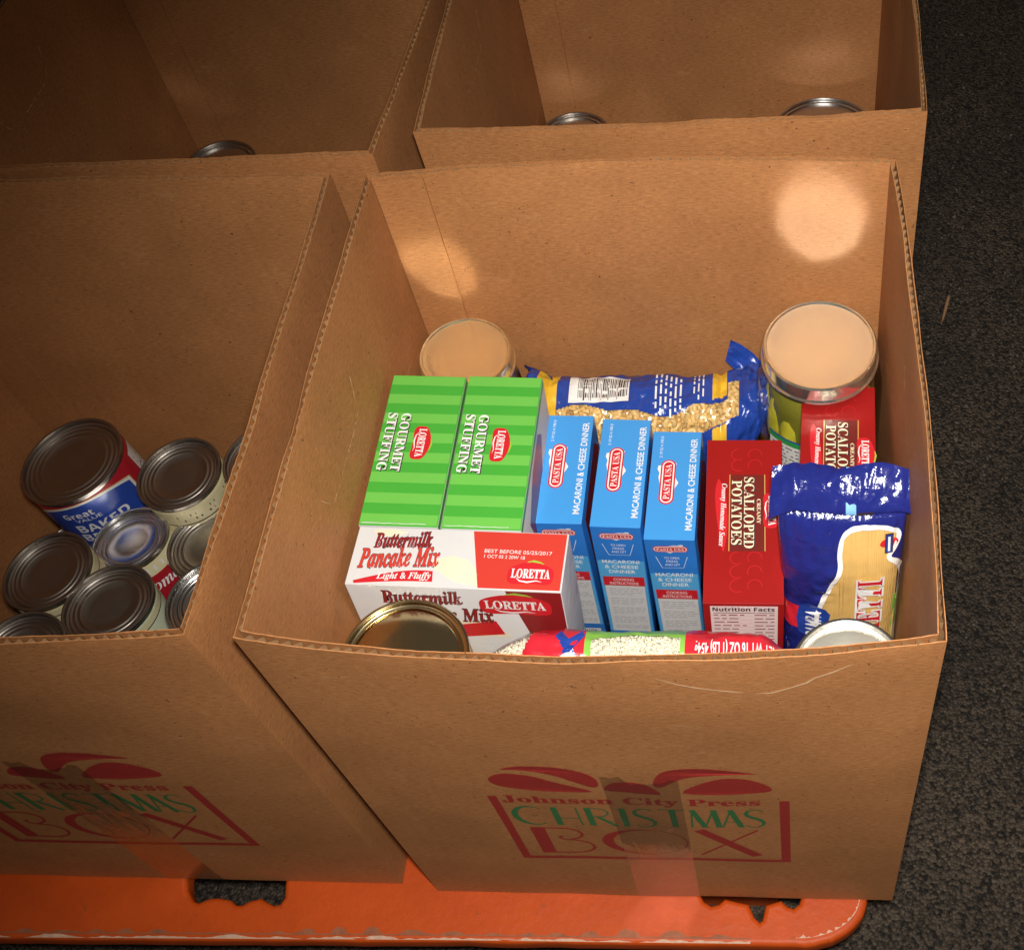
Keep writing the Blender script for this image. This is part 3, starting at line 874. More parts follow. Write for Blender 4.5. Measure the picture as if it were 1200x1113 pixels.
def deco_beans(t, r, h):
    fn = on_can(r, h, -1.20)
    q = Print()
    n = 40
    def arch(d): return [(-.046 + d + (.092 - 2 * d) * i / n, h - .0068 - d * .8 - .014 * abs(2 * i / n - 1) ** 2.5) for i in range(n + 1)]
    for d, mm, l in ((0, 'label_cream', 1), (.0012, 'label_white', 2), (.0030, 'label_blue', 3)):
        a = arch(d)
        b = len(q.v)
        for x, y in a: q.v += [(x, y, l), (x, .008, l)]
        for i in range(n): q.f.append((b + 2 * i, b + 2 * i + 2, b + 2 * i + 3, b + 2 * i + 1)); q.mi.append(q.m(mm))
    q.rect(-.040, .012, .034, .048, 'label_cyan', 4, nx=20)
    q.build('label_panel', fn, t)
    q = Print()
    q.text('Great', -.006, h - .0205, .024, .0075, 'white_ink', 5, 0, 'bsans', .0)
    q.text('VALUE', -.001, h - .0280, .021, .0042, 'white_ink', 5)
    q.text('BAKED', .006, h - .0395, .044, .0105, 'white_ink', 6, 0, 'bsans', .0)
    q.text('BEANS', .004, h - .0530, .044, .0105, 'white_ink', 6, 0, 'bsans', .0)
    q.build('lettering', fn, t)
    q = Print(); q.rect(.060, .010, .105, h - .012, 'label_white', 2, nx=16)
    rr = random.Random(2)
    for k in range(12): fine_print(q, .063, .102, h - .022 - k * .0065, .0028, 'dark_ink', 3, rr)
    q.build('nutrition_panel', fn, t)
make_can('tin_can', 'large baked beans can with blue and red label', 'can', (-.2955, .2660, .2260), .0410, .1140, (.02, -.070), 0, 'tin_dull', 'tin_dull', 'label_red', None, deco_beans, 96)

def deco_band(words, c_band, c_txt, a0=-.75, hh=.016, z=.55, top=None):
    def d(t, r, h):
        p = Print()
        p.rect(-.040, h * z - hh / 2, .040, h * z + hh / 2, c_band, 1, nx=24)
        p.text(words, 0, h * z, .050, hh * .62, c_txt, 2, 0, 'ital', .0)
        if top: p.text(top, 0, h - .0125, .052, .0062, c_txt if c_band == 'label_cream' else 'dark_ink', 2, 0, 'serif')
        p.build('lettering', on_can(r, h, a0), t)
    return d
def deco_tomato(t, r, h):
    p = Print(); p.rect(-.060, .010, .060, h - .020, 'label_red', 1, nx=30); p.build('label_band', on_can(r, h, -1.0), t)
    p = Print(); p.text('Tomato', .012, h - .031, .040, .0125, 'white_ink', 2, 0, 'ital', .0)
    p.build('lettering', on_can(r, h, -1.0), t)
    p = Print(); rr = random.Random(8)
    for k in range(6): p.rect(-.04 + k * .013, h - .0165, -.04 + k * .013 + .009, h - .0100, 'label_white', 1)
    p.build('label_print', on_can(r, h, -.70), t)
def deco_cream(t, r, h):
    p = Print(); p.rect(-.055, h - .026, .055, h - .0090, 'label_cream', 1, nx=30); p.rect(-.055, h - .0275, .055, h - .026, 'dark_ink', 1, nx=30); p.build('label_band', on_can(r, h, -.60), t)
    p = Print(); rr = random.Random(12)
    for k in range(2): fine_print(p, -.030 + .004 * k, .036 - .004 * k, h - .0160 - .0058 * k, .0040, 'dark_ink', 2, rr)
    p.build('label_print', on_can(r, h, -.60), t)
def deco_pale(t, r, h):
    p = Print(); p.rect(-.055, h - .0145, .055, h - .0080, 'label_cream', 1, nx=30); p.rect(-.055, h - .0158, .055, h - .0146, 'dark_ink', 1, nx=30); p.rect(-.012, .010, -.0105, h - .016, 'dark_ink', 1)
    p.build('label_print', on_can(r, h, -.45), t)
make_can('tin_can', 'yellow labelled can between the baked beans can and the box corner', 'can', (-.2065, .2590, .2167), .0335, .1015, (.030, -.029), 0, 'tin_dull', 'tin_dull', 'label_cream', None, deco_cream)
make_can('tin_can', 'tomato can with red label and bluish shiny lid', 'can', (-.2410, .2105, .1960), .0302, .080, (-.070, -.070), 0, 'tin', 'tin', 'label_cream', None, deco_tomato)
make_can('tin_can', 'pale labelled can in front of the baked beans can', 'can', (-.2840, .1700, .2183), .0333, .1025, (.005, -.047), 0, 'tin_dull', 'tin_dull', 'label_cream', None, deco_pale)
make_can('tin_can', 'pale green labelled can in front of the red tomato can', 'can', (-.2248, .1420, .2195), .0335, .1035, (-.072, -.009), 0, 'tin_dull', 'tin_dull', 'label_pale', None, deco_pale)
make_can('tin_can', 'can behind the right rim beside the red tomato can', 'can', (-.1772, .2100, .1910), .0325, .076, (-.02, .0), 0, 'tin_dull', 'tin', 'label_cream', None, deco_pale)
make_can('tin_can', 'can half hidden by the rim, beside the pale green can', 'can', (-.1370, .1370, .2360), .0322, .120, (-.02, .0), 0, 'tin', 'tin', 'label_pale', None, None)
make_can('tin_can', 'can lid showing just above the front rim of the can box', 'can', (-.2776, .0998, .2215), .0335, .1045, (0, 0), 0, 'tin_dull', 'tin_dull', 'label_cream', None, None)
make_can('tin_can', 'can at the side wall next to the yellow labelled can', 'can', (-.1372, .2720, .2175), .0335, .1015, (0, 0), 0, 'tin_dull', 'tin_dull', 'label_cream', None, None)

# --- cans in the boxes behind
def stack_under(x, y, top, n, lab, grp):
    z = .005
    for k in range(n):
        hidden_can(x, y, z, lab, grp); z += .1104
stack_under(-.2867, .644, 0, 1, 'plain tin can under the single can of the dim box', 'tin cans under the can of the dim box')
make_can('tin_can', 'can peeking over the front rim of the dim box behind', 'can', (-.2867, .6440, .2000), .0362, .0840, (0, .012), 0, 'tin', 'tin_dull', 'label_cream', flat=True)
stack_under(.0725, .686, 0, 1, 'plain tin can under the smaller lid in the box behind', 'tin cans under the lids of the box behind')
make_can('tin_can', 'smaller tin lid peeking over the rim of the box behind', 'can', (.0732, .6830, .1890), .0362, .0730, (0, 0), 0, 'tin', 'tin_dull', 'label_pale', flat=True)
stack_under(.3240, .668, 0, 1, 'plain tin can under the wider lid in the box behind', 'tin cans under the lids of the box behind')
make_can('tin_can', 'wider tin lid peeking over the rim of the box behind', 'can', (.3255, .6680, .1980), .0500, .0820, (-.002, 0), 0, 'tin', 'tin', 'label_white', flat=True)
for x in (.150, .227):
    stack_under(x, .690, 0, 1, 'plain tin can under the low cans at the back wall of the box behind', 'tin cans at the back wall of the box behind')
    make_can('tin_can', 'low tin can at the back wall of the box behind, below its rim', 'can', (x, .690, .1560), .0330, .0400, (0, 0), 0, 'tin', 'tin', 'label_cream', 'low tin cans in the box behind', flat=True)
for x in (-.190, -.110):
    stack_under(x, .655, 0, 1, 'plain tin can under the low cans at the back wall of the dim box', 'tin cans at the back wall of the dim box')
    make_can('tin_can', 'low tin can at the back wall of the dim box, below its rim', 'can', (x, .655, .1560), .0330, .0400, (0, 0), 0, 'tin', 'tin', 'label_cream', 'low tin cans in the dim box', flat=True)

# ================================================================== cartons
def carton(name, label, q, w, l, h, face_mats, group=None, flap=None, bev=.0007):
    """face_mats: top, front, right, back, left, bottom"""
    t = thing(name, label, 'carton', topM(*q, h), group)
    bm = bmesh.new()
    bmesh.ops.create_cube(bm, size=1)
    for v in bm.verts: v.co = Vector((v.co.x * w, v.co.y * l, (v.co.z + .5) * h))
    bmesh.ops.bevel(bm, geom=bm.edges[:], offset=bev, segments=2, affect='EDGES', profile=.6)
    mats = list(dict.fromkeys(face_mats))
    for f in bm.faces:
        n = f.normal
        k = 0 if n.z > .7 else 1 if n.y < -.7 else 2 if n.x > .7 else 3 if n.y > .7 else 4 if n.x < -.7 else 5
        f.material_index = mats.index(face_mats[k]); f.smooth = True
    me = bpy.data.meshes.new('body'); bm.to_mesh(me); bm.free()
    for mm in mats: me.materials.append(MATS[mm])
    link(bpy.data.objects.new('body', me), t)
    auto_smooth(t.children[0], 50)
    # closing flap of the top, a thin separate sheet
    fm = flap or face_mats[0]
    v, f = [], []
    nx, ny = 6, 10
    for s in (0, 1):
        for j in range(ny + 1):
            for i in range(nx + 1):
                x = -w / 2 + .0005 + (w - .0010) * i / nx; y = -l / 2 + .0006 + (l - .0012) * j / ny
                v.append((x, y, h + (.0000 if s == 0 else .00035)))
    st = (nx + 1) * (ny + 1)
    for j in range(ny):
        for i in range(nx):
            a = j * (nx + 1) + i; f.append((a + st, a + 1 + st, a + nx + 2 + st, a + nx + 1 + st))
    for i in range(nx): f.append((i, i + 1, i + 1 + st, i + st)); a = ny * (nx + 1) + i; f.append((a + 1, a, a + st, a + 1 + st))
    for j in range(ny): a = j * (nx + 1); f.append((a + nx + 1, a, a + st, a + nx + 1 + st)); a += nx; f.append((a, a + nx + 1, a + nx + 1 + st, a + st))
    mesh_obj('flap', v, f, fm, t)
    top = lambda x, y, L_: Vector((x, y, h + .00042 + .00008 * L_))
    front = lambda x, y, L_: Vector((x, -l / 2 - .00006 - .00008 * L_, y))
    right = lambda x, y, L_: Vector((w / 2 + .00006 + .00008 * L_, x, y))
    return t, top, front, right

# ---- gourmet stuffing (two)
w, l, h = .0518, .1221, .226
for q, lab in (((.0332, .1929, .3450, .0052, .0624, -.0067), 'green striped stuffing carton beside the left wall of the box'),
               ((.0881, .1905, .3450, .0150, .0596, -.0060), 'green striped stuffing carton beside the blue macaroni cartons')):
    t, top, front, right = carton('stuffing_carton', lab, q, w, l, h, ('green_a', 'paper_white', 'paper_grey', 'paper_white', 'paper_grey', 'board_inside'), 'green stuffing cartons')
    p = Print()
    nb = 15
    for k in range(nb):
        if k % 2 == 0:
            y1 = l / 2 - .0008 - (l - .0016) * k / nb; p.rect(-w / 2 + .0006, y1 - (l - .0016) / nb, w / 2 - .0006, y1, 'green_b', 1)
    p.build('stripe', top, t)
    p = Print()
    for txt, u in (('GOURMET', .305), ('STUFFING', .125)):
        cx = -w / 2 + u * w; cy_ = l / 2 - .465 * l
        Lx = .047
        p.text(txt, cx + .0004, cy_ - .0004, Lx, .0066, 'dark_ink', 2, -PI / 2, 'serif', .045, base_off=0)
        p.text(txt, cx, cy_, Lx, .0066, 'white_ink', 3, -PI / 2, 'serif', .008, base_off=0)
    p.build('lettering', top, t)
    p = Print(); loretta(p, -w / 2 + .565 * w, l / 2 - .468 * l, .027, .0118, -PI / 2, 3); p.build('logo', top, t)
    p = Print()
    rw = random.Random(int(q[0] * 1e4))
    p.stroke([(-w / 2 + .002 + (w - .010) * k / 14, -l / 2 + .0016 + .0005 * rw.random()) for k in range(15)], [.0003 + .0003 * rw.random() for k in range(15)], 'paper_white', 2)
    p.build('edge_wear', top, t)
    # narrow right side: red swoosh of the front artwork
    p = Print(); p.poly([(-.040, h - .030), (-.010, h - .012), (.020, h - .010), (.030, h - .024), (.010, h - .055), (-.03, h - .07)], 'dark_red', 1)
    p.rect(-l / 2 + .0008, h - .0065, l / 2 - .0008, h - .0007, 'green_a', 1)
    p.build('side_print', right, t)

# ---- pancake mix
w, l, h = .1362, .0425, .226
t, top, front, right = carton('pancake_mix_carton', 'white and red buttermilk pancake mix carton behind the gold lidded can', (.0765, .1080, .3450, -.0471, .0500, -.0177), w, l, h,
    ('paper_white', 'paper_white', 'silver_side', 'paper_white', 'silver_side', 'board_inside'))
U = lambda u, v: (-w / 2 + u * w, l / 2 - v * l)
p = Print()
p.poly([U(.548, .02), U(.992, .02), U(.992, .985), U(.615, .985)], 'pancake_red', 1)
p.poly([U(.38, .55), U(.47, .46), U(.55, .52), U(.605, .75), U(.612, .97), U(.50, .90), U(.40, .70)], 'cream_food', 1)
p.poly([U(.07, .06), U(.16, .03), U(.24, .08), U(.18, .17), U(.09, .15)], 'cream_food', 1)
# banner
bt = [U(.035 + .36 * i / 12, .94 - .21 * math.sin(i / 12 * PI * .58)) for i in range(13)]; bb = [U(.042 + .36 * i / 12, .985 - .07 * math.sin(i / 12 * PI * .55)) for i in range(13)]
p.poly(bt + bb[::-1], 'logo_red', 2)
p.build('artwork', top, t)
p = Print()
for d, mm, L_ in ((.030, 'dark_ink', 2), (.004, 'dark_red', 3)):
    p.text('Buttermilk', *U(.225, .22), .037, .0112, mm, L_, .06, 'ital', d + .012, base_off=0)
for d, mm, L_ in ((.026, 'dark_ink', 2), (.004, 'pancake_red', 3)):
    p.text('Pancake Mix', *U(.225, .52), .051, .0142, mm, L_, .06, 'ital', d + .012, base_off=0)
p.text('Light & Fluffy', *U(.265, .845), .034, .0060, 'white_ink', 4, .04, 'ital', .008)
p.build('lettering', top, t)
p = Print()
p.text('BEST BEFORE 05/25/2017', *U(.775, .36), .043, .0026, 'white_ink', 3, -.01)
p.text('1 OCT 05 2 20W 1B', *U(.715, .45), .026, .0024, 'white_ink', 3, -.01)
p.build('date_stamp', top, t)
p = Print(); loretta(p, *U(.848, .73), .029, .0148, .0, 3); p.build('logo', top, t)
p = Print()
p.poly([(w * .24, h - .001), (w * .4955, h - .001), (w * .4955, h - .16), (w * .46, h - .16)], 'dark_red', 1)
p.poly([(-.05, h - .035), (.02, h - .042), (.030, h - .06), (-.05, h - .06)], 'cream_food', 1)
p.poly([(-.005, h - .046), (.022, h - .039), (.026, h - .056), (-.005, h - .062)], 'logo_red', 2)
p.build('artwork', front, t)
p = Print()
for d, mm, L_ in ((.030, 'dark_ink', 3), (.004, 'dark_red', 4)):
    p.text('Buttermilk', -.022, h - .0125, .052, .0155, mm, L_, .02, 'ital', d, base_off=0)
    p.text('Pancake Mix', -.012, h - .033, .066, .0170, mm, L_, .02, 'ital', d, base_off=0)
p.build('lettering', front, t)
p = Print(); loretta(p, .037, h - .0185, .046, .0225, 0, 3); p.build('logo', front, t)

# ---- macaroni and cheese (three)
w, l, h = .0351, .0910, .180
rr = random.Random(11)
for q, lab in (((.1260, .2087, .2949, .008, .0248, -.0132), 'blue macaroni and cheese carton next to the green stuffing carton'),
               ((.1676, .2046, .2956, -.013, .0265, -.0270), 'blue macaroni and cheese carton between two others of its kind'),
               ((.2045, .1974, .2902, -.0235, .0022, -.0245), 'blue macaroni and cheese carton next to the red scalloped potatoes carton')):
    t, top, front, right = carton('macaroni_carton', lab, q, w, l, h, ('mac_blue', 'mac_blue_shaded', 'mac_blue_shaded', 'mac_blue_shaded', 'mac_blue_shaded', 'board_inside'), 'blue macaroni and cheese cartons')
    U = lambda u, v: (-w / 2 + u * w, l / 2 - v * l)
    p = Print(); pasta_usa(p, *U(.375, .485), .0375, .0108, PI / 2, 2); p.build('logo', top, t)
    p = Print()
    p.text('MACARONI & CHEESE DINNER', *U(.86, .495), .0765, .0046, 'white_ink', 2, PI / 2, 'sans', .012)
    p.text('2 19 52 4 190 0', *U(.20, .155), .0185, .0020, 'white_ink', 2, PI / 2)
    p.build('lettering', top, t)
    p = Print()
    p.rect(-w / 2 + .0008, .006, w / 2 - .0008, h - .045, 'mac_cyan', .4)
    p.rect(-w / 2 + .0030, .0270, w / 2 - .0030, h - .0810, 'paper_white', 1)
    p.rect(-w / 2 + .0025, h - .0815, w / 2 - .0025, h - .0680, 'logo_red', 1)
    p.rect(-w / 2 + .0006, .0140, w / 2 - .0006, .0262, 'mac_blue_shaded', 1)
    p.rect(-w / 2 + .0035, .0120, w / 2 - .0035, .0190, 'paper_white', 2)
    y = h - .0865
    k = 0
    while y > .030:
        k += 1
        if k % 5 == 0: y -= .0030; continue
        fine_print(p, -w / 2 + .0055, w / 2 - .0045 - (.008 if k % 5 == 4 else 0), y, .0014, 'grey_ink', 2, rr); y -= .0029
    p.build('cooking_panel', front, t)
    p = Print(); pasta_usa(p, 0, h - .0115, .0245, .0078, 0, 2); p.build('logo', front, t)
    p = Print()
    for k, (s_, L_) in enumerate((('TO OPEN', .0105), ('PRESS', .0080), ('AND LIFT', .0105))): p.text(s_, 0, h - .0235 - .0045 * k, L_, .0028, 'white_ink', 2)
    p.stroke([(-.0110, h - .0220), (-.0075, h - .0370), (.0075, h - .0370), (.0110, h - .0220)], .0004, 'white_ink', 1)
    for k, (s_, L_) in enumerate((('MACARONI', .0265), ('& CHEESE', .0240), ('DINNER', .0190))): p.text(s_, 0, h - .0465 - .0070 * k, L_, .0046, 'white_ink', 2, 0, 'sans', .01)
    p.build('lettering', front, t)
    p = Print(); p.text('COOKING', 0, h - .0720, .0150, .0038, 'white_ink', 3); p.text('INSTRUCTIONS', 0, h - .0775, .0210, .0038, 'white_ink', 3)
    p.build('panel_heading', front, t)
    p = Print(); p.text('MADE IN USA', 0, .0155, .0220, .0040, 'dark_ink', 4, 0, 'sans', .01)
    p.build('origin_line', front, t)
    p = Print(); p.poly([(-.035, h - .012), (.030, h - .012), (.040, h - .030), (.035, h - .150), (-.030, h - .150)], 'dark_red', 1); p.build('side_print', right, t)

# ---- scalloped potatoes (two)
w, l, h = .0520, .1250, .190
for q, lab, full in (((.2548, .1595, .3065, .0218, .0200, .0006), 'red scalloped potatoes carton between macaroni carton and spaghetti bag', True),
               ((.3190, .2060, .3039, .0400, -.0108, -.0450), 'red scalloped potatoes carton between pickle jar and spaghetti bag', False)):
    t, top, front, right = carton('scalloped_potatoes_carton', lab, q, w, l, h, ('deep_red', 'deep_red', 'dark_red', 'deep_red', 'dark_red', 'board_inside'), 'red scalloped potatoes cartons')
    U = lambda u, v: (-w / 2 + u * w, l / 2 - v * l)
    p = Print()
    a, b = U(.315, .70), U(.765, .23); p.rect(a[0], a[1], b[0], b[1], 'panel_red', 1)
    for u in (.312, .768):
        a, b = U(u - .006, .70), U(u + .006, .23); p.rect(a[0], a[1], b[0], b[1], 'gold_ink', 2)
    p.stroke([U(.165 + .075 * math.sin(i / 10 * 1.5), .26 + .44 * i / 10) for i in range(11)], [.001, .005, .0068, .0075, .0078, .0075, .007, .006, .005, .003, .001], 'logo_red', 2)
    # embossed glue pattern
    for vv in (.10, .17, .74, .82, .90):
        for uu in (.42, .64):
            p.stroke([U(uu + .09 * math.cos(i / 10 * PI * 1.2 + (0 if uu < .5 else 1.6) + 1), vv + .036 * math.sin(i / 10 * PI * 1.2 + (0 if uu < .5 else 1.6) + 1)) for i in range(11)], .00035, 'logo_red', 1)
    p.build('artwork', top, t)
    p = Print()
    for txt, u, L_ in (('SCALLOPED', .565, .0545), ('POTATOES', .405, .0495)):
        c_ = U(u, .465)
        p.text(txt, c_[0] + .0004, c_[1] - .0003, L_, .0070, 'dark_ink', 2, -PI / 2, 'serif', .030, base_off=0)
        p.text(txt, c_[0], c_[1], L_, .0070, 'cream_ink', 3, -PI / 2, 'serif', .0, base_off=0)
    p.text('CREAMY', *U(.690, .460), .0190, .0026, 'cream_ink', 3, -PI / 2, 'serif')
    p.text('Creamy Homemade Sauce', *U(.222, .480), .0480, .0046, 'white_ink', 4, -PI / 2 - .03, 'ital', .004)
    p.build('lettering', top, t)
    p = Print(); loretta(p, *U(.855, .455), .0270, .0115, -PI / 2, 3); p.build('logo', top, t)
    p = Print()
    p.rect(-w / 2 + .0045, h - .115, w / 2 - .0040, h - .0030, 'pink_paper', 1)
    x0, x1 = -w / 2 + .0065, w / 2 - .006
    p.rect(x0, h - .0132, x1, h - .0124, 'dark_ink', 2)
    y = h - .0165
    for k in range(16):
        fine_print(p, x0, x0 + (.016 if k % 3 else .022), y, .0020, 'dark_red', 2, rr); fine_print(p, x1 - .013, x1, y, .0020, 'dark_red', 2, rr)
        p.rect(x0, y - .0016, x1, y - .0013, 'grey_ink', 2); y -= .0052
    p.build('nutrition_panel', front, t)
    p = Print(); p.text('Nutrition Facts', 0, h - .0075, .0400, .0058, 'dark_ink', 2, 0, 'bsans', .01); p.build('lettering', front, t)

# ================================================================== glass jars
def make_jar(name, label, q, r_lid, r, h, lidm, content, c_mat, seed, deco=None, lid_h=.017):
    t = thing(name, label, 'jar', topM(*q, h))
    hz = h - lid_h
    prof = [(r * .80, .001), (r * .93, .003), (r, .012), (r, hz - .034), (r * .985, hz - .024), (r * .95, hz - .014), (r_lid * .94, hz - .004), (r_lid * .92, hz + .004)]
    v, f = lathe(prof, 72, cap_lo=True); o = mesh_obj('glass_body', v, f, 'glass', t, None, True)
    # lid: rolled edge, knurled skirt with lugs, shallow panel
    lp = [(r_lid * .97, hz + .0005), (r_lid + .0004, hz + .0012), (r_lid + .0006, hz + .0032), (r_lid - .0006, hz + .0046), (r_lid - .0008, h - .0045), (r_lid - .0012, h - .0014), (r_lid - .0024, h), (r_lid - .0034, h - .0003), (r_lid - .0042, h - .0013)] + [((r_lid - .0046) * (1 - k / 10) + .0006 * k / 10, h - .0014 - .00085 * (1 - (1 - k / 10) ** 2)) for k in range(11)]
    v, f = lathe(lp, 96, cap_hi=True)
    v = [(x * (1 + .004 * math.sin(5 * math.atan2(y, x))) if hz < z < h - .004 else x, y * (1 + .004 * math.sin(5 * math.atan2(y, x))) if hz < z < h - .004 else y, z) for x, y, z in v]
    o = mesh_obj('lid', v, f, lidm, t); auto_smooth(o, 24)
    # brine core
    v, f = lathe([(r * .75, .004), (r * .80, .014), (r * .80, hz - .036), (r * .70, hz - .016), (.001, hz - .010)], 40, cap_lo=True)
    mesh_obj('brine', v, f, 'brine', t, None, True)
    rr = random.Random(seed)
    for k in range(content[0]):
        a = 2 * PI * k / content[0] + rr.uniform(-.1, .1)
        for lev in range(content[1]):
            L_ = (hz - .012) / content[1]; z0 = .006 + L_ * lev
            pr = content[2] * rr.uniform(.85, 1.1)
            rad = min(r - pr - .0008, r * .95 - pr)
            if lev == content[1] - 1: rad -= .004
            n = 7
            pv = [(max(.0004, pr * math.sin(PI * (i + .02) / (n + .04)) ** .55), z0 + (L_ * .96) * i / n) for i in range(n + 1)]
            v, f = lathe(pv, 12, True, True)
            v = [(x + rad * math.cos(a) + .002 * math.sin(z * 60 + a), y + rad * math.sin(a) + .002 * math.cos(z * 50 + a), z) for x, y, z in v]
            if lev == content[1] - 1:      # tops lean under the shoulder
                v = [(x * (1 - .12 * max(0, (z - hz + .03) / .03)), y * (1 - .12 * max(0, (z - hz + .03) / .03)), min(z, hz - .002)) for x, y, z in v]
            mesh_obj(content[3], v, f, c_mat, t, None, True)
    if deco: deco(t, r, h)
    return t
def deco_pickle(t, r, h):
    fn = on_can(r, h, math.radians(-122))
    p = Print(); p.rect(-.016, .020, .060, .150, 'label_white', 1, nx=24)
    p.rect(-.016, .1440, .060, .150, 'label_green', 2, nx=24); p.rect(-.016, .150, .060, .1520, 'label_blue', 2, nx=24)
    p.rect(-.016, .0990, .060, .1050, 'label_green', 2, nx=24); p.rect(-.016, .020, .060, .099, 'label_blue', 2, nx=24)
    rr = random.Random(4)
    for k in range(8): fine_print(p, -.013, .010, .139 - k * .0046, .0022, 'dark_ink', 2, rr)
    p.build('label', fn, t)
make_jar('pickle_jar', 'tall glass jar of green pickles with wide cream lid', (.3088, .2890, .3305, .021, .0, 0), .0420, .0468, .214, 'lid_cream', (11, 2, .0115, 'pickle'), 'pickle', 1, deco_pickle)
make_jar('pepper_jar', 'glass jar with tilted gold lid behind the green stuffing cartons', (.0440, .3015, .3114, .030, .035, 0), .0360, .0372, .188, 'lid_gold', (9, 2, .0095, 'pepper'), 'pepper', 2)

# ================================================================== bags
def bag_mesh(name, fn, ns, nt_, matfn, mats, parent, closed=True):
    v = [fn(i / ns, j / nt_) for i in range(ns + 1) for j in range(nt_)]
    f, mi = [], []
    for i in range(ns):
        for j in range(nt_):
            j2 = (j + 1) % nt_
            f.append((i * nt_ + j, i * nt_ + j2, (i + 1) * nt_ + j2, (i + 1) * nt_ + j))
            mi.append(matfn((i + .5) / ns, (j + .5) / nt_))
    return mesh_obj(name, v, f, mats, parent, mi, True)

def sup(t, pw):
    a = 2 * PI * t
    return (math.copysign(abs(math.cos(a)) ** (2 / pw), math.cos(a)), math.copysign(abs(math.sin(a)) ** (2 / pw), math.sin(a)))

# ---- spaghetti: upright pillow bag, seal folded back
sp = thing('spaghetti_bag', 'navy blue bag of spaghetti with clear window, standing in the corner', 'bag', Matrix.Translation((.3175, .108, .116)))
ZB = .245
def sp_axis(s):
    """centre line (y, z) and tangent of the bag, s 0..1"""
    if s < .86:
        k = s / .86
        return Vector((0, .025 * k, ZB * k)), Vector((0, .025, ZB)).normalized()
    k = (s - .86) / .14
    ang = math.radians(7 + 68 * min(1, k * 1.6))
    return Vector((0, .025 + .020 * k ** 1.1, ZB + .011 * math.sin(k * 1.6))), Vector((0, math.sin(ang), math.cos(ang))).normalized()
def sp_surf(s, t, off=0.0):
    c, tg = sp_axis(s)
    nr = Vector((0, -tg.z, tg.y))                     # towards the viewer's side
    if s < .86:
        k = s / .86
        e = min(1, (k / .12)) ** .5 * min(1, ((1 - k) / .16)) ** .55
        a = .0385 + .0012 * (1 - e) + .0006 * math.sin(k * 9); b = .0022 + .0195 * e
    else:
        k = (s - .86) / .14
        a = .0395 + .0020 * k; b = .0022 - .0014 * k; c = c + Vector((.004 * k, 0, 0))
    x, y = sup(t, 2.7)
    cr = noise.noise((x * 2.2, s * 9, y)) * .0016 + noise.noise((x * 7, s * 26, y * 2 + 3)) * .0007
    cr += .0024 * noise.noise((x * 5 + 2, s * 34, 4)) * math.exp(-((x + .25) / .22) ** 2 - ((s - .66) / .13) ** 2) * (1 if y > 0 else 0)
    if s > .80: cr += .0010 * noise.noise((x * 11, s * 12, 1)) + .0035 * math.sin(x * 2.3 + .4) * (s - .80) / .2
    q = c + Vector((a * x, 0, 0)) + nr * ((b + off) * y + cr)
    if s > .86:      # seal edge waves
        q.z += .0045 * math.sin(x * 2.1 + .8) * (s - .86) / .14
        q.y += .0022 * math.sin(x * 4.0) * (s - .86) / .14
    return q
SPW = [(.0167, .3561), (.0055, .3547), (-.0001, .3488), (-.0018, .3391), (-.0017, .3273), (-.0078, .3094), (-.0135, .2884), (-.016, .270), (-.017, .20), (-.017, .15), (.036, .15), (.0368, .25), (.0372, .300), (.0372, .3155), (.0342, .3272), (.0289, .3339), (.0326, .3403), (.0347, .3487), (.0290, .3540)]
def inside(P, x, y):
    r = False
    for i in range(len(P)):
        (x0, y0), (x1, y1) = P[i - 1], P[i]
        if (y0 > y) != (y1 > y) and x < (x1 - x0) * (y - y0) / (y1 - y0) + x0: r = not r
    return r
def dist_poly(P, x, y):
    d = 9
    for i in range(len(P)):
        (x0, y0), (x1, y1) = P[i - 1], P[i]
        L2 = (x1 - x0) ** 2 + (y1 - y0) ** 2
        k = max(0, min(1, ((x - x0) * (x1 - x0) + (y - y0) * (y1 - y0)) / L2))
        d = min(d, math.hypot(x - x0 - k * (x1 - x0), y - y0 - k * (y1 - y0)))
    return d
SPW_ = SPW
def sp_mat(s, t):
    q = sp_surf(s, t); x, z = q.x, q.z + .116
    _, y = sup(t, 2.7)
    if s > .86:
        return 0
    if y <= 0.05: return 0
    if inside(SPW_, x, z):
        
        return 5 if (x > .0335 and z < .290 - 40 * (x - .0372) ** 2) else 1
    if x < -.006 and .256 < z < .282: return 4
    if x > .033 and z < .293: return 5
    return 0
bag_mesh('bag_film', sp_surf, 230, 300, sp_mat, ['film_navy', 'clear_film', 'film_sky', 'film_white', 'film_red', 'film_green'], sp)
# outline of the window, printed white
def sp_front(x, y, l):
    """print on the bag's front: x across, y the height above the ground of the box"""
    z = y - .116
    s = min(.855, max(.01, z / ZB * .86))
    for _ in range(6):
        c = sp_surf(s, .25)
        s = min(.858, max(.005, s + (z - c.z) / ZB * .86))
    lo, hi = .02, .48
    for _ in range(18):
        m_ = (lo + hi) / 2
        if sp_surf(s, m_).x > x: lo = m_
        else: hi = m_
    q = sp_surf(s, (lo + hi) / 2)
    return q + Vector((0, -.0006 - .00012 * l, .00008))
def smooth_closed(P, k=5):
    m = len(P); o_ = []
    for i in range(m):
        p0, p1, p2, p3 = P[i - 1], P[i], P[(i + 1) % m], P[(i + 2) % m]
        for q in range(k):
            t = q / k
            o_.append(tuple(.5 * (2 * p1[c] + (p2[c] - p0[c]) * t + (2 * p0[c] - 5 * p1[c] + 4 * p2[c] - p3[c]) * t * t + (3 * p1[c] - p0[c] - 3 * p2[c] + p3[c]) * t ** 3) for c in (0, 1)))
    return o_
SPS = smooth_closed(SPW)
p = Print(); p.stroke(SPS + SPS[:1], .0030, 'film_white', 1); p.build('window_outline', sp_front, sp)
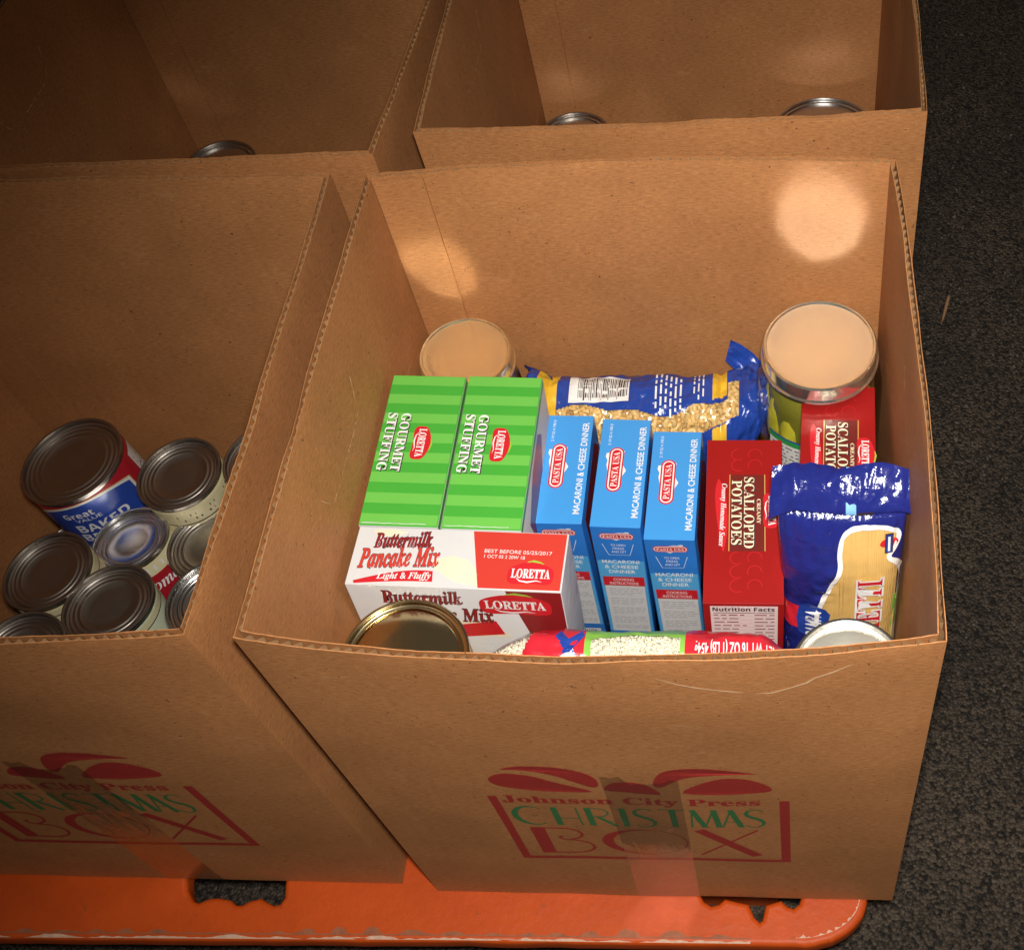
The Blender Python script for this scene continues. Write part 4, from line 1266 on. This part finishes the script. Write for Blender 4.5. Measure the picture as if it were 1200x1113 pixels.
# strands behind the window
v, f = [], []
rr = random.Random(6)
for k in range(150):
    if k < 62: x = -.0345 + .069 * k / 61; dy = .0
    else: x = rr.uniform(-.034, .034); dy = rr.uniform(.002, .010)
    b = len(v)
    for i in range(13):
        s = .05 + .795 * i / 12
        c, tg = sp_axis(s); nr = Vector((0, -tg.z, tg.y))
        kk = s / .86
        e = min(1, (kk / .12)) ** .5 * min(1, ((1 - kk) / .16)) ** .55
        hb = (.0022 + .0195 * e) * (1 - (abs(x) / .040) ** 3.2) ** .4 - .0030 - dy
        ctr = c + Vector((x + .0004 * noise.noise((k * 3.1, s * 4, 0)), 0, 0)) + nr * max(hb, 0)
        for m_ in range(5):
            a = 2 * PI * m_ / 5
            v.append(ctr + Vector((.00085 * math.cos(a), 0, 0)) + nr * (.00085 * math.sin(a)))
    for i in range(12):
        for m_ in range(5):
            f.append((b + i * 5 + m_, b + i * 5 + (m_ + 1) % 5, b + (i + 1) * 5 + (m_ + 1) % 5, b + (i + 1) * 5 + m_))
o = mesh_obj('spaghetti_strands', v, f, 'spaghetti', sp, None, True); o['kind'] = 'stuff'
p = Print()
for d, mm, l_ in ((.055, 'white_ink', 1), (.0, 'logo_red', 2)):
    p.text('SPAGHETTI', .0177, .2580, .119, .0162, mm, l_, PI / 2, 'serif', d, base_off=0)
p.build('lettering', sp_front, sp)
p = Print()
p.poly([(-.027, .2865), (-.0215, .2905), (-.0100, .2865), (-.0070, .2810), (-.0110, .2550), (-.0200, .2510), (-.0275, .2550), (-.0290, .2710)], 'film_blue', 7)
p.text('PAMPA', -.0180, .2690, .0290, .0100, 'white_ink', 9, PI / 2, 'sans', .01)
p.build('logo', sp_front, sp)
p = Print(); p.ell(.0288, .3440, .0058, .0030, 'logo_red', 1); p.rect(.0262, .3368, .0312, .3508, 'dark_ink', 2); p.rect(.0269, .3376, .0305, .3500, 'film_blue', 3)
p.rect(.0280, .3385, .0294, .3490, 'white_ink', 4); p.build('badge', sp_front, sp)

# ---- elbow macaroni: pillow bag lying along the back wall
mb = thing('macaroni_bag', 'clear and blue bag of elbow macaroni lying along the back wall', 'bag', Matrix.Translation((.177, .298, .128)))
def mb_surf(s, t, off=0.0):
    x0 = -.093 + .186 * s
    e = min(1, s / .10) ** .55 * min(1, (1 - s) / .22) ** .6
    a = .020 + .0175 * e; b = .006 + .062 * e
    cx, cz = sup(t, 2.5)
    zc = .068 + .010 * (1 - e)
    if s < .10: zc += .052 * (1 - s / .10)
    if s > .80: zc += .050 * ((s - .80) / .20); 
    cr = .0022 * noise.noise((s * 8, cx * 2, cz * 2)) + .0012 * noise.noise((s * 26, cx * 5, cz * 4 + 5))
    if s > .62: cr += .0034 * noise.noise((s * 30, cx * 2.5, cz * 2.5 + 9)) * (s - .62) / .38
    y = (a + off + cr) * cx; z = (b + off + cr * 1.3) * cz
    return Vector((x0 + .006 * cz * (s - .5), y + .008 * (1 - e) * (s > .5), zc + z))
def mb_mat(s, t):
    # t 0 -> back wall side, .25 -> top, .5 -> front; yy -1 back edge .. +1 front edge
    yy = (t - .25) * 4
    w_ = .05 * math.sin(s * 21) + .06 * noise.noise((s * 9, 2, 2))
    if t > .75 or t < .02: return 0
    if s < .055: return 0
    if s < .135 and yy < .34: return 2
    if s > .872: return 0
    if .765 < s < .825 and (yy < .10 + w_ or yy > .46 + w_): return 2
    lim = .16 + w_ + .16 * math.exp(-((s - .56) / .09) ** 2) - .10 * math.exp(-((s - .70) / .05) ** 2) - (.20 if s > .825 else 0)
    if yy < lim: return 0
    if yy > .66 + w_ - .22 * max(0, min(1, (s - .55) / .12)): return 0
    return 1
bag_mesh('bag_film', mb_surf, 260, 240, mb_mat, ['film_blue', 'clear_film', 'film_yellow'], mb)
v, f = [], []
rr = random.Random(21)
def elbow(v, f, pos, R_, rad=.0026, bend=.0052):
    b = len(v)
    for i in range(6):
        a = -1.0 + 2.0 * i / 5
        c = Vector((bend * math.sin(a), bend * (math.cos(a) - .7), 0)); tn = Vector((math.cos(a), -math.sin(a), 0)); n1 = Vector((math.sin(a), math.cos(a), 0))
        for m_ in range(6):
            g_ = 2 * PI * m_ / 6
            v.append(pos + R_ @ (c + n1 * (rad * math.cos(g_)) + Vector((0, 0, 1)) * (rad * math.sin(g_))))
    for i in range(5):
        for m_ in range(6):
            f.append((b + i * 6 + m_, b + i * 6 + (m_ + 1) % 6, b + (i + 1) * 6 + (m_ + 1) % 6, b + (i + 1) * 6 + m_))
for k in range(1500):
    s = rr.uniform(.10, .86); t = rr.uniform(.08, .47); dp = rr.choice((.0078, .0090, .0115))
    q = mb_surf(s, t, -dp)
    elbow(v, f, q, Euler((rr.uniform(0, 6), rr.uniform(0, 6), rr.uniform(0, 6))).to_matrix(), .0023, .0044)
b = len(v)
for i in range(41):
    for j in range(30): v.append(mb_surf(.08 + .80 * i / 40, j / 30, -.0125))
f += [(b + i * 30 + j, b + i * 30 + (j + 1) % 30, b + (i + 1) * 30 + (j + 1) % 30, b + (i + 1) * 30 + j) for i in range(40) for j in range(30)]
o = mesh_obj('macaroni', v, f, 'macaroni', mb, None, True); o['kind'] = 'stuff'
def mb_print(x, y, l):
    """x along the bag (0..1), y from the back edge over the top (yy -1..1)"""
    q = mb_surf(x, .25 + y / 4)
    q2 = mb_surf(x, .25 + y / 4, .0008 + .0001 * l)
    return q2
p = Print()
p.rect(.185, -.22, .430, .10, 'film_white', 1, nx=20, ny=8)
rr = random.Random(31); x = .222
while x < .42:
    w_ = rr.choice((.0025, .004, .006)); p.rect(x, -.185, x + w_, .045 + (.03 if rr.random() < .2 else 0), 'dark_ink', 2, ny=5); x += w_ + rr.choice((.0025, .004))
p.build('barcode_panel', mb_print, mb)
p = Print()
rr = random.Random(32)
for k in range(6):
    x = .535 + k * .020; y = -.30 + k * .03
    while y < .20:
        w_ = rr.uniform(.04, .12); p.rect(x, y, x + .0075, y + w_, 'white_ink', 1); y += w_ + .03
for k in range(3):
    x = .69 + k * .018; y = -.25
    while y < .05: w_ = rr.uniform(.04, .10); p.rect(x, y, x + .006, y + w_, 'white_ink', 1); y += w_ + .03
p.build('lettering', mb_print, mb)
# crimped end seals
def seal(name, P0, P1, N_, wdt, matn, parent, seed, curl=.004, tag=None):
    n, m_ = 24, 10
    v = []
    for i in range(n + 1):
        for j in range(m_ + 1):
            a, b = i / n, j / m_
            q = Vector(P0).lerp(Vector(P1), a) + Vector(N_) * (wdt * b)
            nn = (Vector(P1) - Vector(P0)).cross(Vector(N_)).normalized()
            q += nn * (curl * math.sin(a * 5 + seed) * b + .0018 * noise.noise((a * 5, b * 3, seed)) + .0006 * math.sin(b * 40))
            v.append(q)
    f = [(i * (m_ + 1) + j, (i + 1) * (m_ + 1) + j, (i + 1) * (m_ + 1) + j + 1, i * (m_ + 1) + j + 1) for i in range(n) for j in range(m_)]
    mi = [(1 if tag and tag[0] <= i / n < tag[1] else 0) for i in range(n) for j in range(m_)]
    o = mesh_obj(name, v, f, [matn, 'film_sky'], parent, mi, True)
    return o
seal('end_seal', (-.097, .034, .112), (-.074, .010, .118), (-.10, .15, .75), .024, 'film_blue', mb, 1, .003)
seal('end_seal', (.060, .036, .128), (.094, .016, .100), (.22, .30, .75), .026, 'film_blue', mb, 2.4, .005, (.72, .84))

# the spaghetti bag's top seal, folded over towards its front
n, m_ = 60, 12
v = []
for a in range(n + 1):
    for b in range(m_ + 1):
        u, k = a / n, b / m_
        x = -.0425 + .0915 * u - .003 * k * (1 - u)
        y = .0470 - .030 * k + .003 * math.sin(u * 5) * (1 - k)
        z = ZB + .0125 - .0045 * k + .0030 * math.sin(u * 6.5 + 1) - .010 * k * max(0, .16 - u) / .16 - .008 * k * max(0, u - .86) / .14 + .0036 * noise.noise((u * 6, k * 2.0, 2)) + .0016 * noise.noise((u * 17, k * 4, 6)) + .0004 * math.sin(k * 38)
        if b == m_: y += .0008 * (a % 2)
        v.append((x, y, z))
f = [(a * (m_ + 1) + b, (a + 1) * (m_ + 1) + b, (a + 1) * (m_ + 1) + b + 1, a * (m_ + 1) + b + 1) for a in range(n) for b in range(m_)]
mi = [1 if .485 <= a / n < .56 else 2 if (b == m_ - 1 and .54 < a / n < .68) else 0 for a in range(n) for b in range(m_)]
mesh_obj('top_seal', v, f, ['film_navy', 'film_sky', 'dark_ink'], sp, mi, True)

# ---- rice: flat bag on its edge behind the front wall
rb = thing('rice_bag', 'red and green bag of rice behind the front wall', 'bag', Matrix.Translation((.188, .055, .122)))
def rb_surf(s, t, off=0.0):
    x0 = -.092 + .190 * s
    e = min(1, s / .16) ** .6 * min(1, (1 - s) / .10) ** .6
    cx, cz = sup(t, 2.4)
    cr = .0016 * noise.noise((s * 9, cx * 3, cz * 3)) + .0009 * noise.noise((s * 28, cx * 6, cz * 6))
    a = .006 + .021 * e + cr + off; b = .080 + .0255 * e + cr + off
    return Vector((x0, a * cx, .107 + b * cz - .003 * s))
def rb_mat(s, t):
    if t > .62 or t < -.1: return 0
    w_ = .015 * math.sin(t * 40)
    if s < .15 + w_: return 1
    if s < .335: return 0
    if s < .355: return 2
    if s < .64: return 2 if t < .235 + .02 * math.sin(s * 9) else 1
    if s < .655: return 2
    return 0
bag_mesh('bag_film', rb_surf, 140, 120, rb_mat, ['film_red', 'clear_film', 'film_green'], rb)
v, f = [], []
rr = random.Random(41)
for k in range(7000):
    s = rr.uniform(.03, .68); t = rr.uniform(.10, .46)
    q = rb_surf(s, t, -rr.choice((.0042, .0050, .006))); d = Vector((rr.uniform(-1, 1), rr.uniform(-1, 1), rr.uniform(-1, 1))).normalized()
    e1 = d.orthogonal().normalized(); e2 = d.cross(e1); b = len(v)
    v += [q - d * .0032, q + e1 * .0009, q + e2 * .0009, q - e1 * .0009, q - e2 * .0009, q + d * .0032]
    f += [(b, b + 2, b + 1), (b, b + 3, b + 2), (b, b + 4, b + 3), (b, b + 1, b + 4), (b + 5, b + 1, b + 2), (b + 5, b + 2, b + 3), (b + 5, b + 3, b + 4), (b + 5, b + 4, b + 1)]
b = len(v)
for i in range(41):
    for j in range(30): v.append(rb_surf(.02 + .66 * i / 40, j / 30, -.0058))
f += [(b + i * 30 + j, b + i * 30 + (j + 1) % 30, b + (i + 1) * 30 + (j + 1) % 30, b + (i + 1) * 30 + j) for i in range(40) for j in range(30)]
o = mesh_obj('rice_grains', v, f, 'rice', rb, None, True); o['kind'] = 'stuff'
def rb_print(x, y, l): return rb_surf(-x, y, .0007 + .0001 * l)     # the bag lies head down: its print runs the other way
p = Print()
p.text('NET WT 16 OZ (1 LB) 454g', -.82, .252, .26, .036, 'white_ink', 2, 0, 'sans', .02)
for k in range(4): p.ell(-.75 - .05 * k, .315, .022, .018, 'white_ink', 2)
p.build('lettering', rb_print, rb)
p = Print()
p.poly([(-a_, b_) for a_, b_ in [(.255, .20), (.285, .235), (.325, .20), (.335, .22), (.30, .26), (.335, .31), (.32, .325), (.285, .28), (.25, .325), (.238, .31), (.27, .26), (.24, .225)]], 'film_blue', 2)
p.ell(-.288, .315, .040, .045, 'film_white', 3)
p.ell(-.288, .320, .030, .030, 'film_blue', 4); p.ell(-.288, .320, .027, .026, 'film_white', 5); p.rect(-.306, .312, -.270, .318, 'dark_ink', 6); p.rect(-.300, .324, -.276, .329, 'dark_ink', 6)
p.build('logo', rb_print, rb)
bpy.context.view_layer.update()
